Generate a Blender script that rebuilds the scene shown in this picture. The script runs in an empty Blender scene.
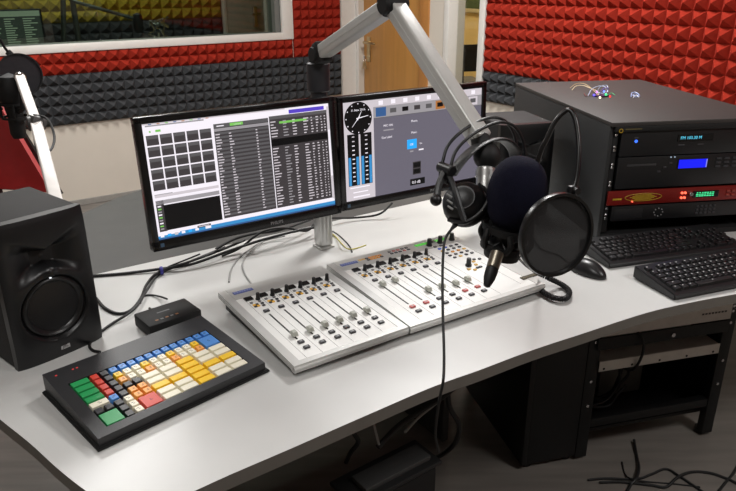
import bpy, bmesh, math, random
from mathutils import Vector, Matrix, Euler
random.seed(7)
D = bpy.data
SC = bpy.context.scene
COL = SC.collection
PI = math.pi
sin, cos, rad = math.sin, math.cos, math.radians

# ------------------------------------------------------------------ camera model (metres, Z up, floor z=0, desk top z=.74)
FPX, PITCH, ROLL, CX, CY = 681.6, rad(21.507), rad(.296), 368.0, 245.5
EYE = Vector((0, 0, 1.48))
_fw = Vector((0, cos(PITCH), -sin(PITCH)))
_u0 = Vector((0, sin(PITCH), cos(PITCH)))
_r0 = Vector((1, 0, 0))
_rt = cos(ROLL) * _r0 - sin(ROLL) * _u0
_up = sin(ROLL) * _r0 + cos(ROLL) * _u0
def ray(x, y): return _rt * ((x - CX) / FPX) + _up * ((CY - y) / FPX) + _fw
def atz(x, y, z=.74):                 # surveyed point on the horizontal plane z
    d = ray(x, y); return EYE + d * ((z - EYE.z) / d.z)
def att(x, y, t): return EYE + ray(x, y) * t
# room axes: U runs along the window wall, V runs towards it
ANG = rad(34.0)
U = Vector((cos(ANG), sin(ANG), 0)); V = Vector((-sin(ANG), cos(ANG), 0))
def uv(u, v, z=0): return U * u + V * v + Vector((0, 0, z))

# ------------------------------------------------------------------ materials
def lin(c):
    if isinstance(c, str): c = tuple(int(c[i:i + 2], 16) for i in (0, 2, 4))
    return tuple(((v / 255) / 12.92 if v / 255 <= .04045 else ((v / 255 + .055) / 1.055) ** 2.4) for v in c[:3]) + (1,)
MATS = {}
def mat(name, col, rough=.5, metal=0.0, var=.06, scale=30, bump=0.0, bscale=200, spec=.5, sheen=0, coat=0):
    if name in MATS: return MATS[name]
    m = D.materials.new(name); m.use_nodes = True; MATS[name] = m
    nt = m.node_tree; b = nt.nodes['Principled BSDF']
    c = lin(col)
    tc = nt.nodes.new('ShaderNodeTexCoord')
    n = nt.nodes.new('ShaderNodeTexNoise'); n.inputs['Scale'].default_value = scale; n.inputs['Detail'].default_value = 4
    nt.links.new(tc.outputs['Object'], n.inputs['Vector'])
    r = nt.nodes.new('ShaderNodeValToRGB')
    r.color_ramp.elements[0].position = .3; r.color_ramp.elements[1].position = .7
    r.color_ramp.elements[0].color = tuple(v * (1 - var) for v in c[:3]) + (1,)
    r.color_ramp.elements[1].color = tuple(min(1, v * (1 + var)) for v in c[:3]) + (1,)
    nt.links.new(n.outputs['Fac'], r.inputs['Fac']); nt.links.new(r.outputs['Color'], b.inputs['Base Color'])
    b.inputs['Roughness'].default_value = rough; b.inputs['Metallic'].default_value = metal
    b.inputs['Specular IOR Level'].default_value = spec
    if sheen: b.inputs['Sheen Weight'].default_value = sheen
    if coat: b.inputs['Coat Weight'].default_value = coat
    if bump:
        n2 = nt.nodes.new('ShaderNodeTexNoise'); n2.inputs['Scale'].default_value = bscale; n2.inputs['Detail'].default_value = 3
        nt.links.new(tc.outputs['Object'], n2.inputs['Vector'])
        bp = nt.nodes.new('ShaderNodeBump'); bp.inputs['Strength'].default_value = bump; bp.inputs['Distance'].default_value = .002
        nt.links.new(n2.outputs['Fac'], bp.inputs['Height']); nt.links.new(bp.outputs['Normal'], b.inputs['Normal'])
    return m
def emat(name, col, strength=1.0):
    if name in MATS: return MATS[name]
    m = D.materials.new(name); m.use_nodes = True; MATS[name] = m
    b = m.node_tree.nodes['Principled BSDF']; c = lin(col)
    b.inputs['Base Color'].default_value = tuple(v * .05 for v in c[:3]) + (1,)
    b.inputs['Emission Color'].default_value = c; b.inputs['Emission Strength'].default_value = strength
    b.inputs['Roughness'].default_value = .25
    return m
def glassmat(name, tint=(225, 235, 232), refl=.08):
    if name in MATS: return MATS[name]
    m = D.materials.new(name); m.use_nodes = True; MATS[name] = m
    nt = m.node_tree; nt.nodes.clear()
    o = nt.nodes.new('ShaderNodeOutputMaterial'); mx = nt.nodes.new('ShaderNodeMixShader')
    t = nt.nodes.new('ShaderNodeBsdfTransparent'); g = nt.nodes.new('ShaderNodeBsdfGlossy')
    lw = nt.nodes.new('ShaderNodeLayerWeight'); lw.inputs['Blend'].default_value = .5
    pw = nt.nodes.new('ShaderNodeMath'); pw.operation = 'POWER'; pw.inputs[1].default_value = 4
    fr = nt.nodes.new('ShaderNodeMath'); fr.operation = 'MULTIPLY_ADD'; fr.inputs[1].default_value = .6; fr.inputs[2].default_value = refl * .4
    nt.links.new(lw.outputs['Facing'], pw.inputs[0]); nt.links.new(pw.outputs[0], fr.inputs[0])
    t.inputs['Color'].default_value = lin(tint); g.inputs['Roughness'].default_value = .02
    nt.links.new(fr.outputs[0], mx.inputs[0]); nt.links.new(t.outputs[0], mx.inputs[1]); nt.links.new(g.outputs[0], mx.inputs[2])
    nt.links.new(mx.outputs[0], o.inputs[0]); return m
def weave(name, col, alpha=.75, scale=900):      # fine see-through mesh cloth
    if name in MATS: return MATS[name]
    m = mat(name, col, .7, var=.2, scale=60); nt = m.node_tree
    b = nt.nodes['Principled BSDF']; b.inputs['Alpha'].default_value = alpha
    return m

BLK = lambda: mat('black_plastic', (19, 19, 21), .42, bump=.05)
BLKM = lambda: mat('matte_black', (15, 15, 16), .65, bump=.08)
CHAR = lambda: mat('charcoal_plastic', (44, 44, 46), .5, bump=.05)
ALU = lambda: mat('brushed_aluminium', (196, 196, 194), .34, .85, var=.04, scale=80)
SIL = lambda: mat('silver_paint', (206, 206, 203), .36, .2, var=.03)
WHT = lambda: mat('white_panel', (242, 242, 239), .42, var=.02)
RUB = lambda: mat('black_rubber', (18, 18, 19), .55)
CHR = lambda: mat('polished_steel', (210, 210, 212), .15, 1.0, var=.02)

# ------------------------------------------------------------------ mesh builder
class MB:
    def __init__(s): s.bm = bmesh.new(); s.mi = 0
    def _merge(s, t, M=None, mi=None):
        if M is not None: bmesh.ops.transform(t, matrix=M, verts=t.verts)
        k = s.mi if mi is None else mi
        for f in t.faces: f.material_index = k
        me = D.meshes.new('tmp'); t.to_mesh(me); t.free(); s.bm.from_mesh(me); D.meshes.remove(me)
        return s
    def box(s, c, size, bev=0, M=None, mi=None, seg=2, rot=None):
        t = bmesh.new(); bmesh.ops.create_cube(t, size=1)
        bmesh.ops.scale(t, vec=size, verts=t.verts)
        if bev: bmesh.ops.bevel(t, geom=list(t.edges), offset=min(bev, .49 * min(size)), segments=seg, profile=.5, affect='EDGES')
        X = Matrix.Translation(c)
        if rot: X = X @ Euler(rot).to_matrix().to_4x4()
        return s._merge(t, (M @ X) if M is not None else X, mi)
    def frustum(s, c, bx, by, tx, ty, h, mi=None, off=0, bev=0):      # key shape, base at c
        t = bmesh.new()
        b = [t.verts.new((x * bx / 2, y * by / 2, 0)) for x, y in ((-1, -1), (1, -1), (1, 1), (-1, 1))]
        u = [t.verts.new((x * tx / 2, y * ty / 2 + off, h)) for x, y in ((-1, -1), (1, -1), (1, 1), (-1, 1))]
        t.faces.new(b[::-1]); t.faces.new(u)
        for i in range(4): t.faces.new((b[i], b[(i + 1) % 4], u[(i + 1) % 4], u[i]))
        if bev: bmesh.ops.bevel(t, geom=list(t.edges), offset=bev, segments=1, affect='EDGES')
        return s._merge(t, Matrix.Translation(c), mi)
    def lathe(s, prof, seg=32, M=None, mi=None, cap=True):            # prof: (r, z) from bottom to top
        t = bmesh.new(); rings = []
        for r, z in prof:
            if r < 1e-6: rings.append([t.verts.new((0, 0, z))])
            else: rings.append([t.verts.new((r * cos(2 * PI * i / seg), r * sin(2 * PI * i / seg), z)) for i in range(seg)])
        for a, b in zip(rings, rings[1:]):
            for i in range(seg):
                j = (i + 1) % seg
                if len(a) == 1 and len(b) == 1: continue
                if len(a) == 1: t.faces.new((a[0], b[j], b[i]))
                elif len(b) == 1: t.faces.new((a[i], a[j], b[0]))
                else: t.faces.new((a[i], a[j], b[j], b[i]))
        if cap:
            if len(rings[0]) > 1: t.faces.new(rings[0][::-1])
            if len(rings[-1]) > 1: t.faces.new(rings[-1])
        bmesh.ops.recalc_face_normals(t, faces=t.faces)
        return s._merge(t, M, mi)
    def cyl(s, p0, p1, r0, r1=None, seg=24, mi=None, bev=0):
        p0, p1 = Vector(p0), Vector(p1); d = p1 - p0; L = d.length
        r1 = r0 if r1 is None else r1
        M = Matrix.Translation(p0) @ d.to_track_quat('Z', 'Y').to_matrix().to_4x4()
        if bev: return s.lathe([(r0 - bev, 0), (r0, bev), (r1, L - bev), (r1 - bev, L)], seg, M, mi)
        return s.lathe([(r0, 0), (r1, L)], seg, M, mi)
    def sphere(s, c, r, sc=(1, 1, 1), seg=24, mi=None, M=None):
        t = bmesh.new(); bmesh.ops.create_uvsphere(t, u_segments=seg, v_segments=seg // 2, radius=r)
        bmesh.ops.scale(t, vec=sc, verts=t.verts)
        X = Matrix.Translation(c)
        return s._merge(t, (M @ X) if M is not None else X, mi)
    def tube(s, pts, r, seg=8, closed=False, sub=6, mi=None, flat=None, smooth=True, cap=True):
        P = [Vector(p) for p in pts]
        if smooth and len(P) > 2: P = catmull(P, sub, closed)
        n = len(P); t = bmesh.new(); rings = []
        prev = None
        for i, p in enumerate(P):
            a = P[(i - 1) % n] if (closed or i > 0) else p
            b = P[(i + 1) % n] if (closed or i < n - 1) else p
            d = (b - a).normalized() if (b - a).length > 1e-9 else Vector((0, 0, 1))
            if flat is not None:
                side = Vector(flat); side = (side - d * side.dot(d)).normalized()
            elif prev is None:
                side = d.orthogonal().normalized()
            else:
                side = prev - d * prev.dot(d); side = side.normalized() if side.length > 1e-9 else d.orthogonal().normalized()
            prev = side; nn = d.cross(side)
            if flat is None: rr = r if not callable(r) else r(i / (n - 1)); ra = rb = rr
            else: ra, rb = r
            rings.append([t.verts.new(p + side * (ra * cos(2 * PI * k / seg)) + nn * (rb * sin(2 * PI * k / seg))) for k in range(seg)])
        m = n if closed else n - 1
        for i in range(m):
            a, b = rings[i], rings[(i + 1) % n]
            for k in range(seg): t.faces.new((a[k], a[(k + 1) % seg], b[(k + 1) % seg], b[k]))
        if cap and not closed: t.faces.new(rings[0][::-1]); t.faces.new(rings[-1])
        bmesh.ops.recalc_face_normals(t, faces=t.faces)
        return s._merge(t, None, mi)
    def prism(s, poly, z0, z1, bev=0, mi=None, M=None, side_mi=None):
        t = bmesh.new()
        f = t.faces.new([t.verts.new((p[0], p[1], z0)) for p in poly])
        e = bmesh.ops.extrude_face_region(t, geom=[f])
        bmesh.ops.translate(t, vec=(0, 0, z1 - z0), verts=[v for v in e['geom'] if isinstance(v, bmesh.types.BMVert)])
        bmesh.ops.recalc_face_normals(t, faces=t.faces)
        if bev: bmesh.ops.bevel(t, geom=[x for x in t.edges if abs(x.verts[0].co.z - x.verts[1].co.z) < 1e-6], offset=bev, segments=2, affect='EDGES')
        if side_mi is not None:
            t.normal_update(); k = s.mi if mi is None else mi
            if M is not None: bmesh.ops.transform(t, matrix=M, verts=t.verts)
            for ff in t.faces: ff.material_index = k if abs(ff.normal.z) > .5 else side_mi
            me = D.meshes.new('tmp'); t.to_mesh(me); t.free(); s.bm.from_mesh(me); D.meshes.remove(me); return s
        return s._merge(t, M, mi)
    def loft(s, a, b, mi=None, M=None):          # two equal polygons (3D points) joined, capped
        t = bmesh.new(); A = [t.verts.new(p) for p in a]; B = [t.verts.new(p) for p in b]; n = len(A)
        t.faces.new(A[::-1]); t.faces.new(B)
        for i in range(n): t.faces.new((A[i], A[(i + 1) % n], B[(i + 1) % n], B[i]))
        bmesh.ops.recalc_face_normals(t, faces=t.faces)
        return s._merge(t, M, mi)
    def quad(s, pts, mi=None, M=None):
        t = bmesh.new(); t.faces.new([t.verts.new(p) for p in pts]); return s._merge(t, M, mi)
    def grid(s, nx, ny, fn, mi=None, M=None):
        t = bmesh.new(); g = [[t.verts.new(fn(i / nx, j / ny)) for j in range(ny + 1)] for i in range(nx + 1)]
        for i in range(nx):
            for j in range(ny): t.faces.new((g[i][j], g[i + 1][j], g[i + 1][j + 1], g[i][j + 1]))
        return s._merge(t, M, mi)
    def text(s, string, size, M, mi=None, ext=.0003, align='LEFT'):   # text lies in local XY, facing +Z
        cu = D.curves.new('tmp', 'FONT'); cu.body = string; cu.size = size; cu.extrude = ext
        cu.align_x = align; cu.resolution_u = 2
        o = D.objects.new('tmp', cu); COL.objects.link(o)
        dg = bpy.context.evaluated_depsgraph_get(); dg.update()
        me = D.meshes.new_from_object(o.evaluated_get(dg))
        t = bmesh.new(); t.from_mesh(me); D.objects.remove(o); D.curves.remove(cu); D.meshes.remove(me)
        return s._merge(t, M, mi)
def catmull(P, sub, closed=False):
    n = len(P); out = []
    for i in range(n if closed else n - 1):
        p1, p2 = P[i], P[(i + 1) % n]
        p0 = P[i - 1] if (closed or i > 0) else p1 * 2 - p2
        p3 = P[(i + 2) % n] if (closed or i < n - 2) else p2 * 2 - p1
        for k in range(sub):
            t = k / sub; t2 = t * t; t3 = t2 * t
            out.append(.5 * ((2 * p1) + (p2 - p0) * t + (2 * p0 - 5 * p1 + 4 * p2 - p3) * t2 + (3 * p1 - p0 - 3 * p2 + p3) * t3))
    if not closed: out.append(P[-1])
    return out

# ------------------------------------------------------------------ objects
XF = {}
GROUPS = {'acoustic_foam_panel': 'acoustic foam panels', 'loudspeaker': 'loudspeakers on the desk', 'computer_keyboard': 'black computer keyboards', 'mixing_console': 'mixing consoles side by side',
          'ceiling_light': 'ceiling lights', 'floor_cable': 'cables on the floor', 'desk_cable': 'cables under the desk', 'grey_cable': 'thin grey cables', 'monitor_cable': 'cables under the left monitor', 'wire_pair': 'wires by the post'}
def tag(o, label, cat, group=None, kind=None):
    o['label'] = label; o['category'] = cat
    group = group or GROUPS.get(o.name.split('.')[0])
    if group: o['group'] = group
    if kind: o['kind'] = kind
    return o
def thing(name, label, cat, loc=(0, 0, 0), rz=0, group=None, M=None):
    o = D.objects.new(name, None); COL.objects.link(o); o.empty_display_size = .05
    X = M if M is not None else Matrix.Translation(loc) @ Euler((0, 0, rz)).to_matrix().to_4x4()
    o.matrix_world = X; XF[o.name] = X
    return tag(o, label, cat, group)
def obj(name, mb, mats, parent=None, world=False, smooth=40, loc=None, label=None):
    me = D.meshes.new(name); bmesh.ops.remove_doubles(mb.bm, verts=mb.bm.verts, dist=1e-7)
    mb.bm.to_mesh(me); mb.bm.free()
    for m in (mats if isinstance(mats, (list, tuple)) else [mats]): me.materials.append(m)
    if parent is not None and world: me.transform(XF[parent.name].inverted())
    if smooth:
        for p in me.polygons: p.use_smooth = True
        me.set_sharp_from_angle(angle=rad(smooth))
    return inst(name, me, parent, loc, label)
def inst(name, me, parent=None, loc=None, label=None, rot=None):
    o = D.objects.new(name, me); COL.objects.link(o)
    if parent is not None: o.parent = parent
    if loc is not None: o.location = loc
    if rot is not None: o.rotation_euler = rot
    if label: o['label'] = label
    return o
def struct(name, mb, mats, parent=None, smooth=0):
    o = obj(name, mb, mats, parent, smooth=smooth)
    if parent is None: o['kind'] = 'structure'
    return o
def single(name, mb, mats, label, cat, group=None, smooth=40):
    return tag(obj(name, mb, mats, smooth=smooth), label, cat, group)
def axisM(loc, z, x=None):        # frame with given z axis (and x hint)
    z = Vector(z).normalized(); x = Vector(x if x is not None else z.orthogonal())
    x = (x - z * x.dot(z)).normalized(); y = z.cross(x)
    return Matrix.Translation(loc) @ Matrix((x, y, z)).transposed().to_4x4()

cam = D.cameras.new('camera'); co = D.objects.new('camera', cam); COL.objects.link(co)
cam.sensor_fit = 'HORIZONTAL'; cam.sensor_width = 36; cam.lens = 36 * FPX / 736; cam.clip_start = .02
co.matrix_world = Matrix.Translation(EYE) @ Matrix((_rt, _up, -_fw)).transposed().to_4x4()
SC.camera = co
vs = SC.view_settings; vs.view_transform = 'Standard'; vs.look = 'None'; vs.gamma = 1; vs.use_curve_mapping = False
vs.exposure = .15
LA, LB, LC, LD = 60, 16, 42, 28
# ================================================================== THE ROOM
ROOM = Matrix.Rotation(ANG, 4, 'Z')
M_WALL = mat('wall_paint', (214, 205, 192), .8, var=.02, scale=6, bump=.1, bscale=300)
M_CASE = mat('white_casing', (222, 218, 212), .5, var=.02)
M_RED = mat('red_acoustic_foam', (148, 41, 27), .95, var=.10, scale=50, bump=.25, bscale=500, spec=.15)
M_DRK = mat('charcoal_acoustic_foam', (64, 65, 67), .95, var=.10, scale=50, bump=.25, bscale=500, spec=.2)
M_YEL = mat('yellow_acoustic_foam', (176, 150, 40), .9, var=.10, scale=50, bump=.25, bscale=500)
# grey laminate floor with long soft streaks
M_FLR = mat('grey_laminate_floor', (118, 112, 106), .55, var=.16, scale=5, bump=.05)
_nt = M_FLR.node_tree; _mp = _nt.nodes.new('ShaderNodeMapping'); _tc = [n for n in _nt.nodes if n.type == 'TEX_COORD'][0]
_mp.inputs['Scale'].default_value = (.5, 4.5, 1); _mp.inputs['Rotation'].default_value = (0, 0, rad(-20))
_nz = [n for n in _nt.nodes if n.type == 'TEX_NOISE' and n.inputs['Scale'].default_value == 5][0]
_nt.links.new(_tc.outputs['Object'], _mp.inputs['Vector']); _nt.links.new(_mp.outputs['Vector'], _nz.inputs['Vector'])

def rbox(mb, u0, u1, v0, v1, z0, z1, bev=0, mi=None):
    return mb.box(((u0 + u1) / 2, (v0 + v1) / 2, (z0 + z1) / 2), (abs(u1 - u0), abs(v1 - v0), abs(z1 - z0)), bev, M=ROOM, mi=mi)
RW, BW, HC = 3.2, 4.9, 2.75      # right wall u, window wall v, ceiling height
b = MB(); rbox(b, -4.1, 6.3, -3.7, 8.0, -.06, 0); struct('floor', b, M_FLR)
b = MB(); rbox(b, -4.1, 6.3, -3.7, 8.0, HC, HC + .08); struct('ceiling', b, mat('ceiling_paint', (235, 233, 228), .85, var=.02))
WU0, WU1, WZ0, WZ1 = -1.2, 2.52, 1.075, 2.15
b = MB(); rbox(b, -4, RW + .15, BW, BW + .15, 0, WZ0); rbox(b, -4, RW + .15, BW, BW + .15, WZ1, HC)
rbox(b, -4, WU0, BW, BW + .15, WZ0, WZ1); rbox(b, WU1, RW + .15, BW, BW + .15, WZ0, WZ1); struct('wall_back', b, M_WALL)
DV0, DV1, DZ = 3.95, 4.86, 2.06   # wooden door
OV0, OV1 = 3.42, 3.73             # glazed side opening
b = MB(); rbox(b, RW, RW + .12, -3.6, OV0, 0, HC); rbox(b, RW, RW + .12, OV0, OV1, 2.1, HC); rbox(b, RW, RW + .12, OV0, OV1, 0, .25)
rbox(b, RW, RW + .12, OV1, DV0, 0, HC); rbox(b, RW, RW + .12, DV0, DV1, DZ, HC); rbox(b, RW, RW + .12, DV1, BW, 0, HC)
struct('wall_right', b, M_WALL)
b = MB(); rbox(b, -4.1, -4, -3.7, BW + .15, 0, HC); struct('wall_left', b, M_WALL)
b = MB(); rbox(b, -4.1, RW + .12, -3.7, -3.6, 0, HC); struct('wall_front', b, M_WALL)
b = MB(); rbox(b, -4, 3.04, BW - .012, BW, 0, .045, .004); struct('baseboard_back', b, mat('grey_skirting', (150, 146, 140), .6))
b = MB(); rbox(b, RW - .012, RW, -3.6, OV0 - .06, 0, .07, .004); struct('baseboard_right', b, MATS['grey_skirting'])

# window_1 to the neighbouring studio
w = D.objects.new('window_1', None); COL.objects.link(w); w['kind'] = 'structure'; XF[w.name] = Matrix()
b = MB(); k = .085
rbox(b, WU0 - k, WU1 + k, BW - .03, BW + .001, WZ0 - .04, WZ0 + .012, .006); rbox(b, WU0 - k, WU1 + k, BW - .03, BW + .001, WZ1 - .012, WZ1 + k, .006)
rbox(b, WU1 - .012, WU1 + k, BW - .031, BW + .001, WZ0 - .04, WZ1 + k, .006); rbox(b, WU0 - k, WU0 + .012, BW - .031, BW + .001, WZ0 - .04, WZ1 + k, .006)
obj('frame', b, M_CASE, w)
b = MB()
rbox(b, WU1 - .05, WU1, BW + .01, BW + .14, WZ0, WZ1); rbox(b, WU0, WU0 + .05, BW + .01, BW + .14, WZ0, WZ1); rbox(b, WU0, WU1, BW + .01, BW + .14, WZ0, WZ0 + .012); rbox(b, WU0, WU1, BW + .01, BW + .14, WZ1 - .04, WZ1)
obj('inner_frame', b, mat('grey_reveal', (120, 120, 116), .5, .4), w)
b = MB(); rbox(b, WU0 + .04, WU1 - .04, BW + .06, BW + .066, WZ0 + .01, WZ1 - .03)
obj('pane', b, glassmat('studio_glass', (205, 215, 208), .16), w)

# acoustic foam: real pyramids
def foam(name, w_, h_, M, m, label, pitch=.07, depth=.045, group=None):
    mb = MB(); t = bmesh.new()
    nx, nz = max(1, round(w_ / pitch)), max(1, round(h_ / pitch)); px, pz = w_ / nx, h_ / nz
    g = [[t.verts.new((i * px, -.012, j * pz)) for j in range(nz + 1)] for i in range(nx + 1)]
    for i in range(nx):
        for j in range(nz):
            a, b_, c, d = g[i][j], g[i + 1][j], g[i + 1][j + 1], g[i][j + 1]
            p = t.verts.new(((i + .5) * px, -.012 - depth, (j + .5) * pz))
            for q, r in ((a, b_), (b_, c), (c, d), (d, a)): t.faces.new((q, r, p))
    bmesh.ops.recalc_face_normals(t, faces=t.faces)
    mb._merge(t, M); mb.box((w_ / 2, -.006, h_ / 2), (w_, .012, h_), M=M)
    return single(name, mb, m, label, 'acoustic foam', group, smooth=0)
FB = ROOM @ Matrix.Translation((0, BW, 0))
FR = ROOM @ Matrix.Translation((RW, 0, 0)) @ Matrix.Rotation(rad(-90), 4, 'Z')     # local x runs towards -v
def fb(u, z): return FB @ Matrix.Translation((u, 0, z))
def fr(v, z): return FR @ Matrix.Translation((-v, 0, z))
foam('acoustic_foam_panel', 6.5, .14, fb(-3.9, .895), M_RED, 'thin band of red pyramid foam directly under the studio window')
foam('acoustic_foam_panel', 6.94, .325, fb(-3.9, .57), M_DRK, 'charcoal pyramid foam band on the window wall, below the red band')
foam('acoustic_foam_panel', .43, 1.82, fb(2.61, .895), M_RED, 'red pyramid foam between the window frame and the wooden door')
foam('acoustic_foam_panel', 6.3, 1.82, fr(3.36, .905), M_RED, 'large red pyramid foam wall behind the equipment rack')
foam('acoustic_foam_panel', 6.3, .19, fr(3.36, .715), M_DRK, 'charcoal pyramid foam band below the red foam behind the equipment rack')

# wooden door on the right wall, next to the corner
M_WOOD = mat('honey_wood', (192, 138, 72), .45, var=.08, scale=3)
_nt = M_WOOD.node_tree; _mp = _nt.nodes.new('ShaderNodeMapping'); _mp.inputs['Scale'].default_value = (9, 9, .6)
_tc = [n for n in _nt.nodes if n.type == 'TEX_COORD'][0]; _nz = [n for n in _nt.nodes if n.type == 'TEX_NOISE'][0]
_nt.links.new(_tc.outputs['Object'], _mp.inputs['Vector']); _nt.links.new(_mp.outputs['Vector'], _nz.inputs['Vector'])
d = D.objects.new('door_1', None); COL.objects.link(d); d['kind'] = 'structure'; XF[d.name] = Matrix()
b = MB(); rbox(b, RW + .045, RW + .085, DV0 + .125, DV1 - .005, .005, DZ - .03, .003); obj('leaf', b, M_WOOD, d)
b = MB(); rbox(b, RW - .012, RW + .11, DV0, DV0 + .1, 0, DZ, .004); rbox(b, RW + .02, RW + .11, DV0 + .1, DV0 + .115, 0, DZ, .002); rbox(b, RW - .012, RW + .11, DV0, DV1, DZ - .02, DZ + .06, .004)
obj('frame', b, mat('brown_wood_frame', (184, 126, 66), .45, var=.08, scale=8), d)
b = MB(); rbox(b, RW + .02, RW + .06, DV0 + .116, DV0 + .124, 0, DZ - .03); obj('gap_strip', b, BLK(), d)  # black strip painting in the shade of the gap beside the leaf
b = MB(); rbox(b, RW - .012, RW + .02, DV1, BW - .002, 0, DZ + .05, .003); obj('white_jamb', b, M_CASE, d)
hv = DV1 - .08
b = MB(); u_ = RW + .045
b.box((u_ - .004, hv, .93), (.008, .05, .2), .004, M=ROOM)
b.cyl(ROOM @ Vector((u_, hv, .985)), ROOM @ Vector((u_ - .055, hv, .985)), .011, seg=16)
b.tube([ROOM @ Vector(p) for p in ((u_ - .052, hv + .005, .985), (u_ - .056, hv - .05, .985), (u_ - .052, hv - .13, .985), (u_ - .046, hv - .15, .984))], .009)
obj('door_handle', b, mat('satin_brass', (200, 180, 140), .3, .9), d)
k = thing('key_set', 'small bunch of keys hanging from the lock of the wooden door', 'keys', ROOM @ Vector((u_ - .01, hv, .87)))
b = MB(); b.cyl(ROOM @ Vector((u_ - .004, hv, .87)), ROOM @ Vector((u_ - .04, hv, .87)), .004, seg=10); b.box((u_ - .045, hv, .868), (.012, .022, .026), .003, M=ROOM); obj('key', b, CHR(), k, world=True)
b = MB(); c = ROOM @ Vector((u_ - .047, hv, .846)); b.tube([c + Vector((0, 0, .014)) * cos(a) + V * (.014 * sin(a)) for a in [i * PI / 6 for i in range(12)]], .0016, 6, True, 2); obj('key_ring', b, CHR(), k, world=True)
for i in (-1, 1):
    b = MB(); b.box((u_ - .047 - .004 * i, hv + i * .01, .805), (.003, .018, .06), .001, M=ROOM, rot=(i * .25, 0, 0)); obj('key', b, MATS['satin_brass'], k, world=True)
# black strike slot in the corner strip of white wall
b = MB(); rbox(b, 3.05, RW - .012, BW - .012, BW + .001, 0, DZ + .05, .003); struct('trim_1', b, M_CASE)
# glazed opening to the corridor
w2 = D.objects.new('window_2', None); COL.objects.link(w2); w2['kind'] = 'structure'; XF[w2.name] = Matrix()
b = MB(); rbox(b, RW - .02, RW + .13, OV0 - .05, OV0 + .006, .2, 2.15, .004); rbox(b, RW - .02, RW + .13, OV1 - .006, OV1 + .045, .2, 2.15, .004); rbox(b, RW - .02, RW + .13, OV0 - .05, OV1 + .045, 2.09, 2.15, .004); rbox(b, RW - .02, RW + .13, OV0 - .05, OV1 + .045, .2, .26, .004)
obj('frame', b, M_CASE, w2)
b = MB(); rbox(b, RW + .06, RW + .066, OV0, OV1, .25, 2.1); obj('pane', b, glassmat('clear_glass', (245, 246, 244)), w2)
# corridor room
b = MB(); rbox(b, 6.2, 6.3, 2.0, 7.6, 0, HC); struct('wall_corridor', b, mat('yellow_wall_paint', (238, 208, 142), .8, var=.02))
b = MB(); rbox(b, RW + .12, 6.3, 1.9, 2.0, 0, HC); struct('wall_corridor_side', b, M_WALL)
b = MB(); rbox(b, 4.06, 6.3, 7.5, 7.6, 0, HC); struct('wall_corridor_end', b, M_WALL)
def atplu(x, y, u):               # surveyed point on a plane parallel to the right wall
    dd = ray(x, y); return EYE + dd * ((u - EYE.dot(U)) / dd.dot(U))
def atplv(x, y, v):
    dd = ray(x, y); return EYE + dd * ((v - EYE.dot(V)) / dd.dot(V))
p0, p1 = atplu(440, 7, 6.18), atplu(500, 7, 6.18)
b = MB(); vc = (p0.dot(V) + p1.dot(V)) / 2
rbox(b, 6.17, 6.2, vc - .9, min(vc + .9, 7.44), p0.z, p0.z + .9, .01); single('notice_board', b, mat('green_board', (92, 108, 74), .8, var=.1), 'green notice board high on the yellow corridor wall', 'notice board')
b = MB(); rbox(b, 6.165, 6.195, vc - .95, min(vc + .95, 7.46), p0.z - .05, p0.z, .006); single('board_ledge', b, mat('cream_ledge', (206, 190, 150), .6), 'cream ledge along the bottom of the green notice board', 'ledge')

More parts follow.
